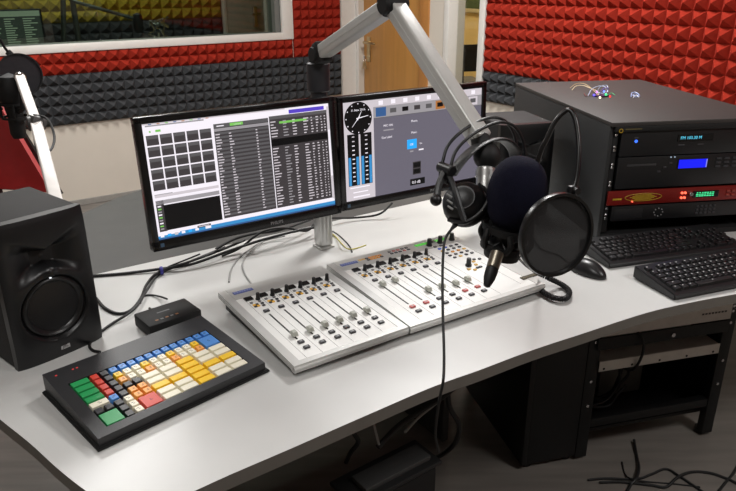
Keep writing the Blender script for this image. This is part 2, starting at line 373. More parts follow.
def office_chair(name, label, loc, rz, cm, shell, seat_z=.46, back_top=1.0, w=.46, arms=None, taper=.12):
    t = thing(name, label, 'chair', loc, rz)         # faces local -y
    b = MB()
    def bk(u, v, off):
        x = (u - .5) * w * (1 - taper * v); z = seat_z + .12 + v * (back_top - seat_z - .12)
        return Vector((x, .2 + .06 * v - .05 * (1 - (2 * u - 1) ** 2) * 0 + off + .05 * (2 * u - 1) ** 2 * -1, z))
    def pad(mb, o0, o1, grow):
        tb = bmesh.new(); n, m = 12, 12; ga, gb = [], []
        for i in range(n + 1):
            ra, rb_ = [], []
            for j in range(m + 1):
                u, v = i / n, j / m; e = min(1, min(u, 1 - u, v, 1 - v) * 9) ** .5
                uu, vv = .5 + (u - .5) * (1 + grow), .5 + (v - .5) * (1 + grow)
                ra.append(tb.verts.new(bk(uu, vv, o0 - (.02 * e)))); rb_.append(tb.verts.new(bk(uu, vv, o1)))
            ga.append(ra); gb.append(rb_)
        for i in range(n):
            for j in range(m):
                tb.faces.new((ga[i][j], ga[i + 1][j], ga[i + 1][j + 1], ga[i][j + 1])); tb.faces.new((gb[i][j + 1], gb[i + 1][j + 1], gb[i + 1][j], gb[i][j]))
        for i in range(n):
            tb.faces.new((ga[i][0], gb[i][0], gb[i + 1][0], ga[i + 1][0])); tb.faces.new((ga[i + 1][m], gb[i + 1][m], gb[i][m], ga[i][m]))
        for j in range(m):
            tb.faces.new((ga[0][j + 1], gb[0][j + 1], gb[0][j], ga[0][j])); tb.faces.new((ga[n][j], gb[n][j], gb[n][j + 1], ga[n][j + 1]))
        bmesh.ops.recalc_face_normals(tb, faces=tb.faces); mb._merge(tb)
    pad(b, -.01, .02, 0); obj('backrest', b, cm, t, smooth=60)
    b = MB(); pad(b, .028, .045, .07); obj('backrest_shell', b, shell, t, smooth=60)
    b = MB(); b.box((0, -.02, seat_z - .03), (w * 1.02, .46, .07), .03, seg=4); obj('seat', b, cm, t)
    b = MB(); b.tube([(0, .26, seat_z + .2), (0, .27, seat_z), (0, .2, seat_z - .08), (0, 0, seat_z - .085)], (.03, .01), 10, flat=(1, 0, 0)); obj('back_bracket', b, shell, t)
    b = MB(); b.cyl((0, 0, .1), (0, 0, seat_z - .06), .025, mi=0); obj('gas_column', b, shell, t)
    for i in range(5):
        a = i * 2 * PI / 5 + .3
        b = MB(); b.cyl((0, 0, .1), (.26 * cos(a), .26 * sin(a), .075), .025, .017, seg=10); lg = obj('leg', b, shell, t)
        b = MB(); b.cyl((.26 * cos(a) - .02 * sin(a), .26 * sin(a) + .02 * cos(a), .03), (.26 * cos(a) + .02 * sin(a), .26 * sin(a) - .02 * cos(a), .03), .03, seg=14); b.cyl((.26 * cos(a), .26 * sin(a), .04), (.26 * cos(a), .26 * sin(a), .08), .008, seg=8); obj('caster', b, BLK(), lg)
    if arms:
        for sx in (-1, 1):
            b = MB(); b.tube([(sx * (w / 2 + .0), .05, seat_z - .03), (sx * (w / 2 + .04), .06, seat_z + .1), (sx * (w / 2 + .04), .05, seat_z + .21), (sx * (w / 2 + .04), -.03, seat_z + .235), (sx * (w / 2 + .04), -.15, seat_z + .22)], .016, 10); obj('armrest', b, arms, t)
    return t
pc = atplu(464, 45, 4.6)
office_chair('office_chair', 'dark office chair with pale arms seen through the corridor glass', (pc.x - .06, pc.y + .23, 0), rad(188), mat('dark_chair_fabric', (58, 52, 48), .85, sheen=.2), BLK(), back_top=pc.z, seat_z=.5, w=.56, arms=mat('cream_armrest', (190, 165, 120), .5))
pr_ = att(-50, 150, 2.75)
office_chair('office_chair', 'red office chair with black shell behind the left loudspeaker', (pr_.x - .02, pr_.y, 0), ANG + rad(-38), mat('red_chair_fabric', (168, 40, 40), .8, sheen=.3), BLK(), back_top=1.02, seat_z=.5, w=.66, taper=.62)

# neighbouring studio seen through the window
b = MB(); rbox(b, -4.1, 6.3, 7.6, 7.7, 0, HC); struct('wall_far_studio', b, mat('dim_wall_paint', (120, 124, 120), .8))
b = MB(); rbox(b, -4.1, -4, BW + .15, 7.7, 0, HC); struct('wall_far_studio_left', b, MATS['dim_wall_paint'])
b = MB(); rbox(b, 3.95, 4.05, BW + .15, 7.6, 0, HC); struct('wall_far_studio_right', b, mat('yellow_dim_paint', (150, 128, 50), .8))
FY = ROOM @ Matrix.Translation((0, 7.6, 0))
foam('acoustic_foam_panel', 4.55, 1.1, FY @ Matrix.Translation((-1.4, 0, 1.07)), M_YEL, 'yellow pyramid foam on the far wall seen through the window', .11, .06)
foam('acoustic_foam_panel', 4.55, .5, FY @ Matrix.Translation((-1.4, 0, .56)), M_DRK, 'dark pyramid foam under the yellow foam seen through the window', .11, .06)
d3 = D.objects.new('door_2', None); COL.objects.link(d3); d3['kind'] = 'structure'; XF[d3.name] = Matrix()
b = MB(); rbox(b, 3.2, 3.66, 7.55, 7.598, .01, 2.05, .004); obj('leaf', b, mat('pale_door_paint', (170, 172, 160), .5), d3)
b = MB(); rbox(b, 3.16, 3.2, 7.54, 7.598, 0, 2.09, .004); rbox(b, 3.66, 3.7, 7.54, 7.598, 0, 2.09, .004); rbox(b, 3.16, 3.7, 7.54, 7.598, 2.05, 2.09, .004); obj('frame', b, M_CASE, d3)
b = MB(); hc = atplv(256, 14, 7.5); b.tube([hc + U * .06 + Vector((0, 0, 0)), hc, hc - U * .05 - Vector((0, 0, .01))], .012); b.box((hc.dot(U), 7.53, hc.z - .03), (.05, .03, .22), .006, M=ROOM); obj('door_handle', b, CHR(), d3)
b = MB(); rbox(b, -1.3, 2.6, 5.5, 6.3, .71, .74, .004); rbox(b, -1.2, -1.16, 5.6, 6.2, 0, .71); rbox(b, 2.5, 2.54, 5.6, 6.2, 0, .71); rbox(b, -1.2, 2.54, 6.16, 6.2, .2, .71)
single('studio_desk', b, mat('dark_desk_top', (60, 62, 62), .5), 'dark desk in the neighbouring studio beyond the window', 'desk', smooth=0)
# its screen
M_SCRD = emat('dim_screen_grey', (74, 82, 74), .55); M_SCRL = emat('dim_screen_pale', (176, 190, 164), .55)
q0, q1 = atplv(-14, 10, 5.75), atplv(41, 10, 5.75); qb = atplv(41, 44, 5.75)
t = thing('computer_monitor', 'monitor full of pale text lists seen through the window', 'monitor', uv(q1.dot(U) - .27, 5.75, .74), ANG)
hh = q0.z - .74
b = MB(); b.box((0, .02, hh - .17), (.54, .035, .34), .006); obj('casing', b, BLK(), t)
b = MB(); b.quad([(-.255, 0, hh - .33), (.255, 0, hh - .33), (.255, 0, hh - .012), (-.255, 0, hh - .012)], 0)
b.quad([(-.255, -.0006, hh - .05), (.255, -.0006, hh - .05), (.255, -.0006, hh - .012), (-.255, -.0006, hh - .012)], 1)
for ci in range(4):
    for ri in range(16):
        ww = random.uniform(.04, .1); x = -.24 + ci * .125
        b.quad([(x, -.001, hh - .07 - ri * .016), (x + ww, -.001, hh - .07 - ri * .016), (x + ww, -.001, hh - .062 - ri * .016), (x, -.001, hh - .062 - ri * .016)], 1)
obj('screen', b, [M_SCRD, M_SCRL], t, smooth=0)
b = MB(); b.cyl((0, .05, 0), (0, .05, hh - .2), .02); b.box((0, .05, .008), (.22, .16, .016), .006); obj('stand', b, BLK(), t)
# its microphone on an arm
pm = atplv(138, 22, 6.0)
t = thing('studio_microphone', 'black microphone on a dark boom arm seen through the window', 'microphone', (pm.x, pm.y, .74))
b = MB(); b.lathe([(0, -.09), (.03, -.085), (.04, -.05), (.04, .03), (.034, .06), (0, .075)], 20, Matrix.Translation(pm)); obj('body', b, BLKM(), t, world=True)
b = MB(); e1 = atplv(76, 2, 6.05); e0 = atplv(62, 60, 6.1); e0.z = .74
b.cyl(e1, pm + Vector((0, 0, .02)), .014, seg=10); b.cyl(e0, atplv(63, -4, 6.1), .02, seg=10); b.cyl(atplv(63, -4, 6.1), e1, .014, seg=10); obj('boom_arm', b, mat('dark_steel', (92, 96, 92), .4, .6), t, world=True)
pp = atplv(77, 30, 6.12)
b = MB(); b.cyl((pp.x, pp.y, .755), (pp.x, pp.y, 1.9), .022, seg=12); b.cyl((pp.x, pp.y, .74), (pp.x, pp.y, .756), .06, seg=20)
single('steel_pole', b, MATS['dark_steel'], 'grey steel pole standing in the studio beyond the window', 'pole')
pf = atplv(158, 29, 5.8)
b = MB(); rr = random.Random(3)
for i in range(9):
    a = Vector((rr.uniform(-1, 1), rr.uniform(-.5, .5), rr.uniform(-1, 1))) * .075; e = Vector((rr.uniform(-1, 1), rr.uniform(-.5, .5), rr.uniform(-1, 1))) * .085; m_ = Vector((rr.uniform(-1, 1), rr.uniform(-.6, .6), rr.uniform(-1, 1))) * .09
    b.tube([pf + a, pf + m_, pf + e], (.012, .002), 6, flat=(.3, 1, .4))
b.cyl((pf.x, pf.y, .74), (pf.x, pf.y, pf.z - .03), .012, seg=10)
single('foil_bundle', b, mat('crumpled_foil', (205, 208, 205), .22, .9), 'shiny crumpled silver bundle beside the microphone beyond the window', 'foil')

# lamps: flat ceiling panels
def ceiling_light(x, y, s, power, z=HC, col=(1, .99, .97), label=''):
    t = thing('ceiling_light', label, 'ceiling light', (x, y, z), ANG)
    b = MB()
    for sx in (-1, 1): b.box((sx * (s / 2 + .01), 0, -.015), (.02, s + .04, .03)); b.box((0, sx * (s / 2 + .01), -.015), (s + .04, .02, .03))
    obj('frame', b, M_CASE, t)
    L = D.lights.new('lamp', 'AREA'); L.shape = 'SQUARE'; L.size = s; L.energy = power; L.color = col
    o = D.objects.new('lamp', L); COL.objects.link(o); o.parent = t; o.location = (0, 0, -.02)
ceiling_light(.45, 3.1, .6, LA, label='flat square ceiling light beyond the desk, towards the wooden door')
ceiling_light(-.5, .3, .6, LB, label='flat square ceiling light above the near end of the desk')
ceiling_light(-1.5, 3.3, .6, LC, label='flat square ceiling light towards the studio window')
ceiling_light(2.0, .5, .6, LD, label='flat square ceiling light right of the desk, near the red wall')
p_ = uv(5.1, 5.2); ceiling_light(p_.x, p_.y, .6, 70, col=(1, .9, .7), label='ceiling light of the corridor')
p_ = uv(1.4, 6.3); ceiling_light(p_.x, p_.y, .6, 32, label='ceiling light of the neighbouring studio')
wd = D.worlds.new('world'); SC.world = wd; wd.use_nodes = True
wd.node_tree.nodes['Background'].inputs[0].default_value = (.9, .95, 1, 1); wd.node_tree.nodes['Background'].inputs[1].default_value = .3
# ================================================================== THE DESK
M_TOP = mat('light_grey_laminate', (200, 200, 198), .34, var=.015, scale=12)
M_EDGE = mat('grey_edge_band', (112, 108, 102), .5, var=.04)
M_DARK = mat('dark_grey_desktop', (60, 59, 57), .55, var=.09, scale=14)
M_LEGP = mat('dark_desk_panel', (62, 62, 63), .6)
desk = thing('studio_desk', 'curved light grey studio desk with a darker rear half', 'desk', (0, 1.6, 0))
front = [(-1.03, 1.40), (-.97, 1.305), (-.86, 1.195), (-.76, 1.11), (-.667, 1.032), (-.581, .963), (-.505, .897), (-.435, .842), (-.385, .812), (-.335, .806), (-.285, .834), (-.222, .881), (-.133, .944), (-.048, 1.006), (.027, 1.06), (.098, 1.111), (.16, 1.151), (.225, 1.189), (.35, 1.267), (.482, 1.34), (.585, 1.398), (.68, 1.447), (.80, 1.495), (.917, 1.535), (1.17, 1.622), (1.6, 1.76), (2.2, 1.95)]
fr_ = catmull([Vector((x, y, 0)) for x, y in front], 4)
VB = 1.80
rear = [uv(3.0, 2.0), uv(1.72, 2.0), uv(1.68, VB), uv(.05, VB)]
poly = [(p.x, p.y) for p in fr_ + rear]
b = MB(); b.prism([(x, y - 1.6) for x, y in poly], .713, .74, mi=0, side_mi=1, bev=0); obj('worktop', b, [M_TOP, M_EDGE], desk, smooth=30)
ru = catmull([Vector(p) for p in ((.06, VB + .001, 0), (.10, 2.0, 0), (.22, 2.19, 0), (.433, 2.364, 0), (.60, 2.485, 0), (.75, 2.54, 0), (1.0, 2.57, 0), (1.64, 2.57, 0), (1.66, 2.5, 0), (1.665, VB + .001, 0))], 6)
b = MB(); b.prism([(U * p.x + V * p.y).to_2d() - Vector((0, 1.6)) for p in ru], .711, .739, mi=0, side_mi=1); obj('rear_top', b, [M_DARK, M_EDGE], desk, smooth=30, label='dark grey rear half of the desk top')
def upanel(name, u0, u1, v0, v1, z0, z1, m=None):
    mb = MB(); rbox(mb, u0, u1, v0, v1, z0, z1, .003); o = obj(name, mb, m or M_LEGP, desk, world=True, smooth=0); return o
upanel('modesty_panel', .35, 1.60, 1.76, 1.785, .12, .711)
upanel('leg', .35, .375, 1.15, 1.75, 0, .711); upanel('leg', 1.28, 1.305, 1.45, 1.755, 0, .711)
upanel('leg', 2.95, 2.975, 1.55, 1.98, 0, .711); upanel('leg', .60, .64, 1.80, 2.3, 0, .711); upanel('leg', 1.55, 1.59, 1.80, 2.3, 0, .711)
upanel('cable_tray', .5, 1.25, 1.62, 1.755, .63, .645)

# ================================================================== MONITORS AND THEIR POST
M_SC = [emat('screen_black', (12, 12, 14), 1.0), emat('screen_white', (238, 232, 240), 1.0), emat('screen_grey', (150, 146, 150), 1.0), emat('screen_dark', (62, 58, 60), 1.0),
        emat('screen_blue', (56, 138, 196), 1.0), emat('screen_navy', (54, 90, 140), 1.0), emat('screen_purple', (86, 66, 190), 1.0), emat('screen_green', (120, 190, 90), 1.0),
        emat('screen_slate', (102, 98, 110), 1.0), emat('screen_rose', (200, 192, 198), 1.0), emat('screen_row', (88, 86, 88), 1.0), emat('screen_cyan', (40, 160, 235), 1.1), emat('screen_ochre', (170, 110, 60), 1.0)]
K_, W_, G_, D_, B_, N_, P_, GR_, S_, R_, RW_, C_, O_ = range(13)
SW, SH = .476, .268
class Scr:
    def __init__(s): s.b = MB()
    def r(s, x0, y0, x1, y1, k, l=1):           # fractions of the screen, y downward
        y = -.0004 * l; s.b.quad([(x0 * SW, y, -y1 * SH), (x1 * SW, y, -y1 * SH), (x1 * SW, y, -y0 * SH), (x0 * SW, y, -y0 * SH)], k)
    def bars(s, x0, x1, y0, y1, n, k, l, fill=.42, jit=.5):
        h = (y1 - y0) / n
        for i in range(n): s.r(x0, y0 + i * h + h * (1 - fill) / 2, x0 + (x1 - x0) * random.uniform(1 - jit, 1), y0 + (i + 1) * h - h * (1 - fill) / 2, k, l)
def monitor(label, tl, yaw, tilt, bz, bb, screen, brand):
    M = Matrix.Translation(tl) @ Matrix.Rotation(yaw, 4, 'Z') @ Matrix.Rotation(-tilt, 4, 'X')
    t = thing('computer_monitor', label, 'monitor', M=M)
    b = MB()      # bezel: four rails around the glass
    b.box((SW / 2, .010, bz / 2 - .0005), (SW + 2 * bz, .03, bz), .003); b.box((SW / 2, .010, -SH - bb / 2 + .0005), (SW + 2 * bz, .03, bb), .003)
    b.box((-bz / 2 + .0005, .010, -SH / 2 + (bz - bb) / 2), (bz, .03, SH + bz + bb - .002), .003); b.box((SW + bz / 2 - .0005, .010, -SH / 2 + (bz - bb) / 2), (bz, .03, SH + bz + bb - .002), .003)
    obj('bezel', b, mat('glossy_black_bezel', (15, 15, 17), .25), t)
    b = MB(); b.box((SW / 2, .026, -SH / 2), (SW + .01, .018, SH + .02), .008); b.box((SW / 2, .042, -SH / 2), (.24, .03, .16), .012); obj('back_cover', b, BLKM(), t)
    obj('screen', screen.b, M_SC, t, smooth=0)
    b = MB(); b.text(brand, .011, Matrix.Translation((SW * .63, -.0055, -SH - bb * .5 - .004)) @ Matrix.Rotation(PI / 2, 4, 'X'), align='CENTER'); obj('lettering', b, mat('grey_lettering', (150, 150, 152), .5), t, smooth=0)
    b = MB(); b.box((.006, -.0052, -SH - bb * .45), (.009, .0006, .009), mi=0); obj('energy_sticker', b, mat('blue_sticker', (70, 96, 120), .4), t, smooth=0)
    return t
# left screen: playout lists
s = Scr(); s.r(0, 0, 1, 1, W_, 0)
s.r(0, 0, .74, .012, R_); s.r(.015, .016, .3, .028, G_); s.r(.76, .02, .97, .055, P_, 2)
for i in range(8): s.r(.03 + i * .04, .006, .045 + i * .04, .013, (N_, O_, GR_)[i % 3], 3)
s.r(.008, .085, .34, .60, W_); s.r(.03, .062, .038, .077, GR_, 2); s.r(.06, .058, .085, .077, GR_, 2)
for c in range(5):
    for r_ in range(5):
        x = .012 + c * .065; y = .10 + r_ * .096
        s.r(x, y, x + .058, y + .084, D_, 2); s.r(x + .003, y + .004, x + .055, y + .045, RW_, 3); s.r(x + .005, y + .03, x + .053, y + .08, D_, 4)
s.r(.012, .605, .335, .63, R_, 2); s.r(.012, .60, .1, .606, G_, 3)
s.r(.012, .655, .335, .69, G_, 2); s.r(.012, .655, .05, .93, D_, 2); s.r(.046, .70, .335, .925, K_, 3)
for i in range(9): s.r(.018, .70 + i * .025, .035, .712 + i * .025, (W_, GR_, G_)[i % 3], 4)
s.r(.2, .938, .27, .958, K_, 3); s.r(.205, .944, .262, .952, R_, 4)
s.r(.345, .07, .64, .92, D_, 1)
s.r(.345, .07, .64, .105, RW_, 2); s.r(.345, .11, .64, .135, G_, 2)
for i in range(22): s.r(.345, .145 + i * .035, .64, .145 + (i + .55) * .035, RW_ if i % 1 == 0 else D_, 2)
s.bars(.35, .382, .15, .9, 30, R_, 3, .36, .7); s.bars(.42, .445, .15, .9, 30, R_, 3, .36, .7); s.bars(.565, .582, .15, .9, 30, R_, 3, .36, .5); s.bars(.36, .41, .08, .1, 1, W_, 3); s.bars(.45, .52, .08, .1, 1, W_, 3); s.r(.43, .075, .5, .1, GR_, 3)
s.r(.645, .06, .985, .92, D_, 1); s.r(.645, .06, .985, .09, RW_, 2)
s.r(.645, .27, .985, .335, K_, 2); s.r(.70, .115, .86, .135, GR_, 3); s.r(.86, .115, .95, .135, RW_, 3)
for (a, e, n) in ((.10, .26, 6), (.345, .90, 21)):
    for x0, x1 in ((.65, .69), (.72, .755), (.775, .80), (.84, .875), (.885, .90), (.915, .93), (.945, .955), (.965, .975)): s.bars(x0, x1, a, e, n, R_ if x0 != .72 else G_, 4, .36, .6)
s.r(.985, .03, 1, .93, R_, 2); s.r(.986, .25, .998, .7, W_, 3)
s.r(0, .955, 1, 1, B_, 2); s.r(0, .985, 1, 1, N_, 3); s.r(0, .93, .11, .965, W_, 3)
for i in range(6): s.r(.012 + i * .035, .957, .03 + i * .035, .978, (W_, C_, R_, W_, C_, W_)[i], 4)
s.r(.24, .955, .27, .978, W_, 4)
MONL = Vector((-.499, 1.4973, 1.18)); YL = rad(33.1)
monitor('left monitor showing a grid and two long black playlists', MONL, YL, rad(5.1), .0165, .026, s, 'PHILIPS')
# right screen: mixer control page with clock and level meters
s = Scr(); s.r(0, 0, 1, 1, S_, 0); s.r(0, 0, .20, 1, R_, 1); s.r(.20, 0, 1, .075, R_, 1); s.r(.2, .075, 1, .19, RW_, 1); s.r(.2, .075, 1, .185, G_, 2)
tb = bmesh.new(); tb.faces.new([tb.verts.new((.098 * SW + .043 * cos(a), -.0012, -.165 * SH + .043 * sin(a))) for a in [i * PI / 24 for i in range(48)]]); s.b._merge(tb, None, K_)
for i in range(12):
    a = i * PI / 6; x, z = .098 * SW + .038 * cos(a), -.165 * SH + .038 * sin(a)
    s.b.quad([(x - .0014, -.0016, z - .0014), (x + .0014, -.0016, z - .0014), (x + .0014, -.0016, z + .0014), (x - .0014, -.0016, z + .0014)], W_)
def hand(a, L, w_, off=0):
    c = Vector((.098 * SW, -.0016, -.165 * SH)); dx, dz = cos(a), sin(a)
    p = [(-.006, -w_), (L, -w_ * .4), (L, w_ * .4), (-.006, w_)]
    s.b.quad([(c.x + dx * i - dz * j, c.y - off, c.z + dz * i + dx * j) for i, j in p], W_)
hand(rad(8), .032, .0016); hand(rad(228), .03, .0012, .0002); hand(rad(60), .02, .0016, .0003)
s.b.text('11 Nov 2016', .0085, Matrix.Translation((.098 * SW, -.0016, -.095 * SH)) @ Matrix.Rotation(PI / 2, 4, 'X'), W_, .0001, 'CENTER')
for x in (.022, .108):
    s.r(x, .318, x + .075, .845, K_, 2); s.r(x + .003, .55, x + .02, .84, B_, 3); s.r(x + .055, .55, x + .072, .84, B_, 3)
    for i in range(11): s.r(x + .03, .34 + i * .045, x + .046, .35 + i * .045, W_ if i > 1 else R_, 3)
s.bars(.03, .17, .86, .875, 1, W_, 2, .8, .1); s.bars(.05, .16, .91, .925, 1, W_, 2, .8, .1); s.bars(.05, .17, .955, .975, 1, W_, 2, .8, .1)
for i in range(9):
    x = .215 + i * .085; s.r(x, .085, x + .07, .175, (N_, G_, G_, G_, G_, O_, G_, R_, R_)[i], 3); s.r(x + .02, .018, x + .05, .06, W_, 3)
    s.r(x + .012, .105, x + .055, .15, (N_, GR_ if 0 else RW_, K_, D_, RW_, K_, D_, W_, RW_)[i], 4)
def lab(txt, x, y, size=.0085, k=W_): s.b.text(txt, size, Matrix.Translation((x * SW, -.0016, -y * SH)) @ Matrix.Rotation(PI / 2, 4, 'X'), k, .0001)
lab('MIC ON', .265, .285); s.r(.265, .315, .335, .328, G_, 3); lab('Cue Label', .25, .405); lab('Phone', .46, .275); lab('Music', .46, .395)
s.r(.43, .455, .5, .555, C_, 3); lab('Off', .45, .52); lab('On', .52, .52, .007); s.r(.45, .575, .475, .59, G_, 3); s.r(.515, .57, .55, .585, W_, 3)
s.r(.47, .70, .53, .84, D_, 3); s.r(.474, .71, .526, .765, K_, 4); s.r(.474, .78, .526, .83, K_, 4)
s.r(.45, .885, .56, .955, K_, 3); s.b.text('0.0 dB', .0115, Matrix.Translation((.463 * SW, -.002, -.937 * SH)) @ Matrix.Rotation(PI / 2, 4, 'X'), W_, .0001)
s.r(.835, .44, .842, .458, W_, 4)
MONR = Vector((-.0654, 1.7871, 1.175)); YR = rad(32.1)
monitor('right monitor with a clock, blue level meters and a grey page', MONR, YR, rad(2.5), .0165, .024, s, 'PHILIPS')

PX, PY = -.131, 1.872
post = thing('monitor_post', 'aluminium post carrying the two monitors, standing on the desk behind them', 'monitor stand', (PX, PY, .74), rad(33))
b = MB(); b.box((0, 0, .003), (.048, .048, .006), .0015); obj('base_plate', b, SIL(), post)
b = MB(); b.box((0, 0, .19), (.042, .042, .364), .005)
for sx in (-1, 0, 1): b.box((sx * .013, -.0212, .19), (.005, .002, .34))
obj('column', b, ALU(), post)
b = MB(); b.cyl((0, 0, .36), (0, 0, .455), .0225, seg=28); b.cyl((0, 0, .452), (0, 0, .53), .031, seg=28, bev=.004); b.cyl((0, 0, .34), (0, 0, .37), .03, seg=28, bev=.003); obj('upper_tube', b, mat('dark_grey_tube', (58, 58, 62), .42, .2), post)
b = MB(); b.box((0, -.033, .28), (.5, .018, .04), .004); b.box((0, -.022, .28), (.07, .03, .06), .004); obj('crossbar', b, BLKM(), post)
for sx in (-1, 1):
    b = MB(); b.box((sx * .245, -.052, .28), (.1, .022, .1), .004); obj('mounting_plate', b, BLKM(), post)

# boom arm on top of the post
A0 = att(320, 54, 1.775); E0 = att(393, 4, 1.47); M0 = att(481, 140, 1.335)
boom = thing('microphone_boom_arm', 'silver jointed boom arm crossing in front of the monitors', 'microphone arm', (PX, PY, 1.27))
b = MB(); b.cyl((PX, PY, 1.26), (PX, PY, 1.30), .024, seg=24, bev=.003); dA = (E0 - A0).normalized(); sd = dA.cross(Vector((0, 0, 1))).normalized()
b.box(A0 + dA * .012, (.03, .055, .042), .006, rot=axisM((0, 0, 0), sd, dA).to_euler()); b.cyl(A0 - sd * .026, A0 + sd * .026, .02, seg=24, bev=.003); obj('base_joint', b, BLKM(), boom, world=True)
def beam(mb, p, q, w_, h_):
    d = (q - p); s_ = d.cross(Vector((0, 0, 1))).normalized(); n_ = s_.cross(d).normalized()
    X = Matrix.Translation((p + q) / 2) @ Matrix((d.normalized(), s_, n_)).transposed().to_4x4()
    mb.box((0, 0, 0), (d.length, w_, h_), .005, M=X, seg=3)
    for sg in (-1, 1): mb.box((0, sg * (w_ / 2 - .0005), 0), (d.length * .98, .0022, .006), .0005, M=X)
b = MB(); beam(b, A0 + dA * .02, E0 - dA * .012, .036, .036); obj('lower_arm', b, SIL(), boom, world=True)
dM = (M0 - E0).normalized()
b = MB(); b.box(E0, (.05, .046, .044), .01, rot=axisM((0, 0, 0), sd, dA).to_euler()); b.cyl(E0 - sd * .03, E0 + sd * .03, .022, seg=28, bev=.003); obj('elbow', b, BLKM(), boom, world=True)
b = MB(); beam(b, E0 + dM * .012, M0, .037, .037); obj('upper_arm', b, SIL(), boom, world=True)
BALL = att(487, 156, 1.33)
b = MB(); b.cyl(M0 - dM * .01, BALL, .019, .022, seg=24); b.sphere(BALL, .027); obj('end_joint', b, BLKM(), boom, world=True)
NK = att(485, 215, 1.31)
b = MB(); b.cyl(att(486, 168, 1.325), att(484.5, 199, 1.315), .0185, .017, seg=28, bev=.002); b.cyl(att(486, 171, 1.325), att(485.8, 177, 1.324), .0205, seg=28); obj('neck', b, ALU(), boom, world=True)
b = MB(); b.cyl(att(484.5, 198, 1.315), NK, .017, .014, seg=20); obj('neck_clamp', b, BLKM(), boom, world=True)

# ================================================================== MICROPHONE, POP FILTER, HEADPHONES
MICC = att(516.5, 193, 1.25)
ax = (Vector((0, 0, 1)) + _rt * .16).normalized()
PRES = (-V * 1 + U * .15).normalized()
MM = axisM(MICC, ax, PRES)
mic = thing('studio_microphone', 'large microphone with navy foam windscreen on the silver boom arm', 'microphone', M=MM)
b = MB(); pr2 = []
for i in range(17):
    a = -PI / 2 + PI * i / 16; r_, z = cos(a), sin(a)
    pr2.append((.0535 * abs(r_) ** .8 if abs(r_) > 1e-6 else 0, .0 + (.068 if z > 0 else .072) * (abs(z) ** .95) * (1 if z > 0 else -1)))
b.lathe(pr2, 40); obj('foam_windscreen', b, mat('navy_foam', (16, 16, 34), .95, var=.25, scale=400, bump=.5, bscale=900, spec=.2), mic)
b = MB(); b.lathe([(.026, -.125), (.029, -.12), (.03, -.055), (.03, -.03)], 32); obj('body', b, BLK(), mic)
b = MB()
for z, r_ in ((-.07, .047), (-.105, .044)):
    b.lathe([(r_ - .006, z - .006), (r_, z - .006), (r_, z + .006), (r_ - .006, z + .006), (r_ - .006, z - .006)], 36, cap=False)
for i in range(6):
    a = i * PI / 3 + .2; b.tube([(.045 * cos(a), .045 * sin(a), -.07), (.05 * cos(a + .1), .05 * sin(a + .1), -.088), (.043 * cos(a), .043 * sin(a), -.105)], .006, 8)
b.lathe([(.017, -.134), (.033, -.128), (.036, -.115), (.032, -.108)], 32)
obj('shock_mount', b, BLKM(), mic)
for i in range(8):
    a = i * PI / 4; z = -.07 if i % 2 else -.105; a2 = a + PI / 8
    b = MB(); b.tube([(.044 * cos(a), .044 * sin(a), z), (.03 * cos(a2), .03 * sin(a2), -.088), (.044 * cos(a + PI / 4), .044 * sin(a + PI / 4), z)], .0022, 6, sub=1, smooth=False); obj('elastic_band', b, RUB(), mic)
bl = MM.inverted() @ NK
b = MB(); b.tube([bl, bl + Vector((0, 0, -.01)) + (Vector((0, 0, -.09)) - bl) * .25, (bl + Vector((0, 0, -.088))) * .5, Vector((0, 0, -.09)) + (bl - Vector((0, 0, -.09))).normalized() * .044], .011, 12); obj('bracket', b, BLKM(), mic)
# little maker's plate with red and white blocks at the side of the mount
cr = MM.inverted().to_3x3() @ (_rt * .62 - (MICC - EYE).normalized() * .9); cr.z = 0; cr.normalize()
b = MB(); tx = axisM(cr * .0525 + Vector((0, 0, -.083)), cr, (0, 0, 1))
b.box((0, 0, 0), (.042, .013, .004), .001, M=tx, mi=0)
for i, k in enumerate((1, 1, 2, 1, 2, 2)): b.box((-.017 + i * .0068, 0, .0023), (.0048, .009, .001), M=tx, mi=k)
obj('name_plate', b, [BLK(), mat('white_print', (220, 218, 214), .5), mat('red_print', (190, 30, 40), .5)], mic)
x0 = MM.inverted() @ att(497, 254, 1.245); x1 = MM.inverted() @ att(492.5, 268, 1.235); x2 = MM.inverted() @ att(486.5, 287, 1.225)
b = MB(); b.cyl(x0 + (x0 - x1) * .1, x1, .0125, .0115, seg=24, bev=.001); xo = obj('cable_connector', b, mat('nickel', (150, 142, 128), .35, .9), mic)
b = MB(); d_ = x2 - x1; b.lathe([(.0112, 0), (.0118, .006), (.0105, d_.length * .55), (.006, d_.length * .96), (.0035, d_.length)], 20, Matrix.Translation(x1) @ d_.to_track_quat('Z', 'Y').to_matrix().to_4x4()); obj('connector_boot', b, RUB(), xo)

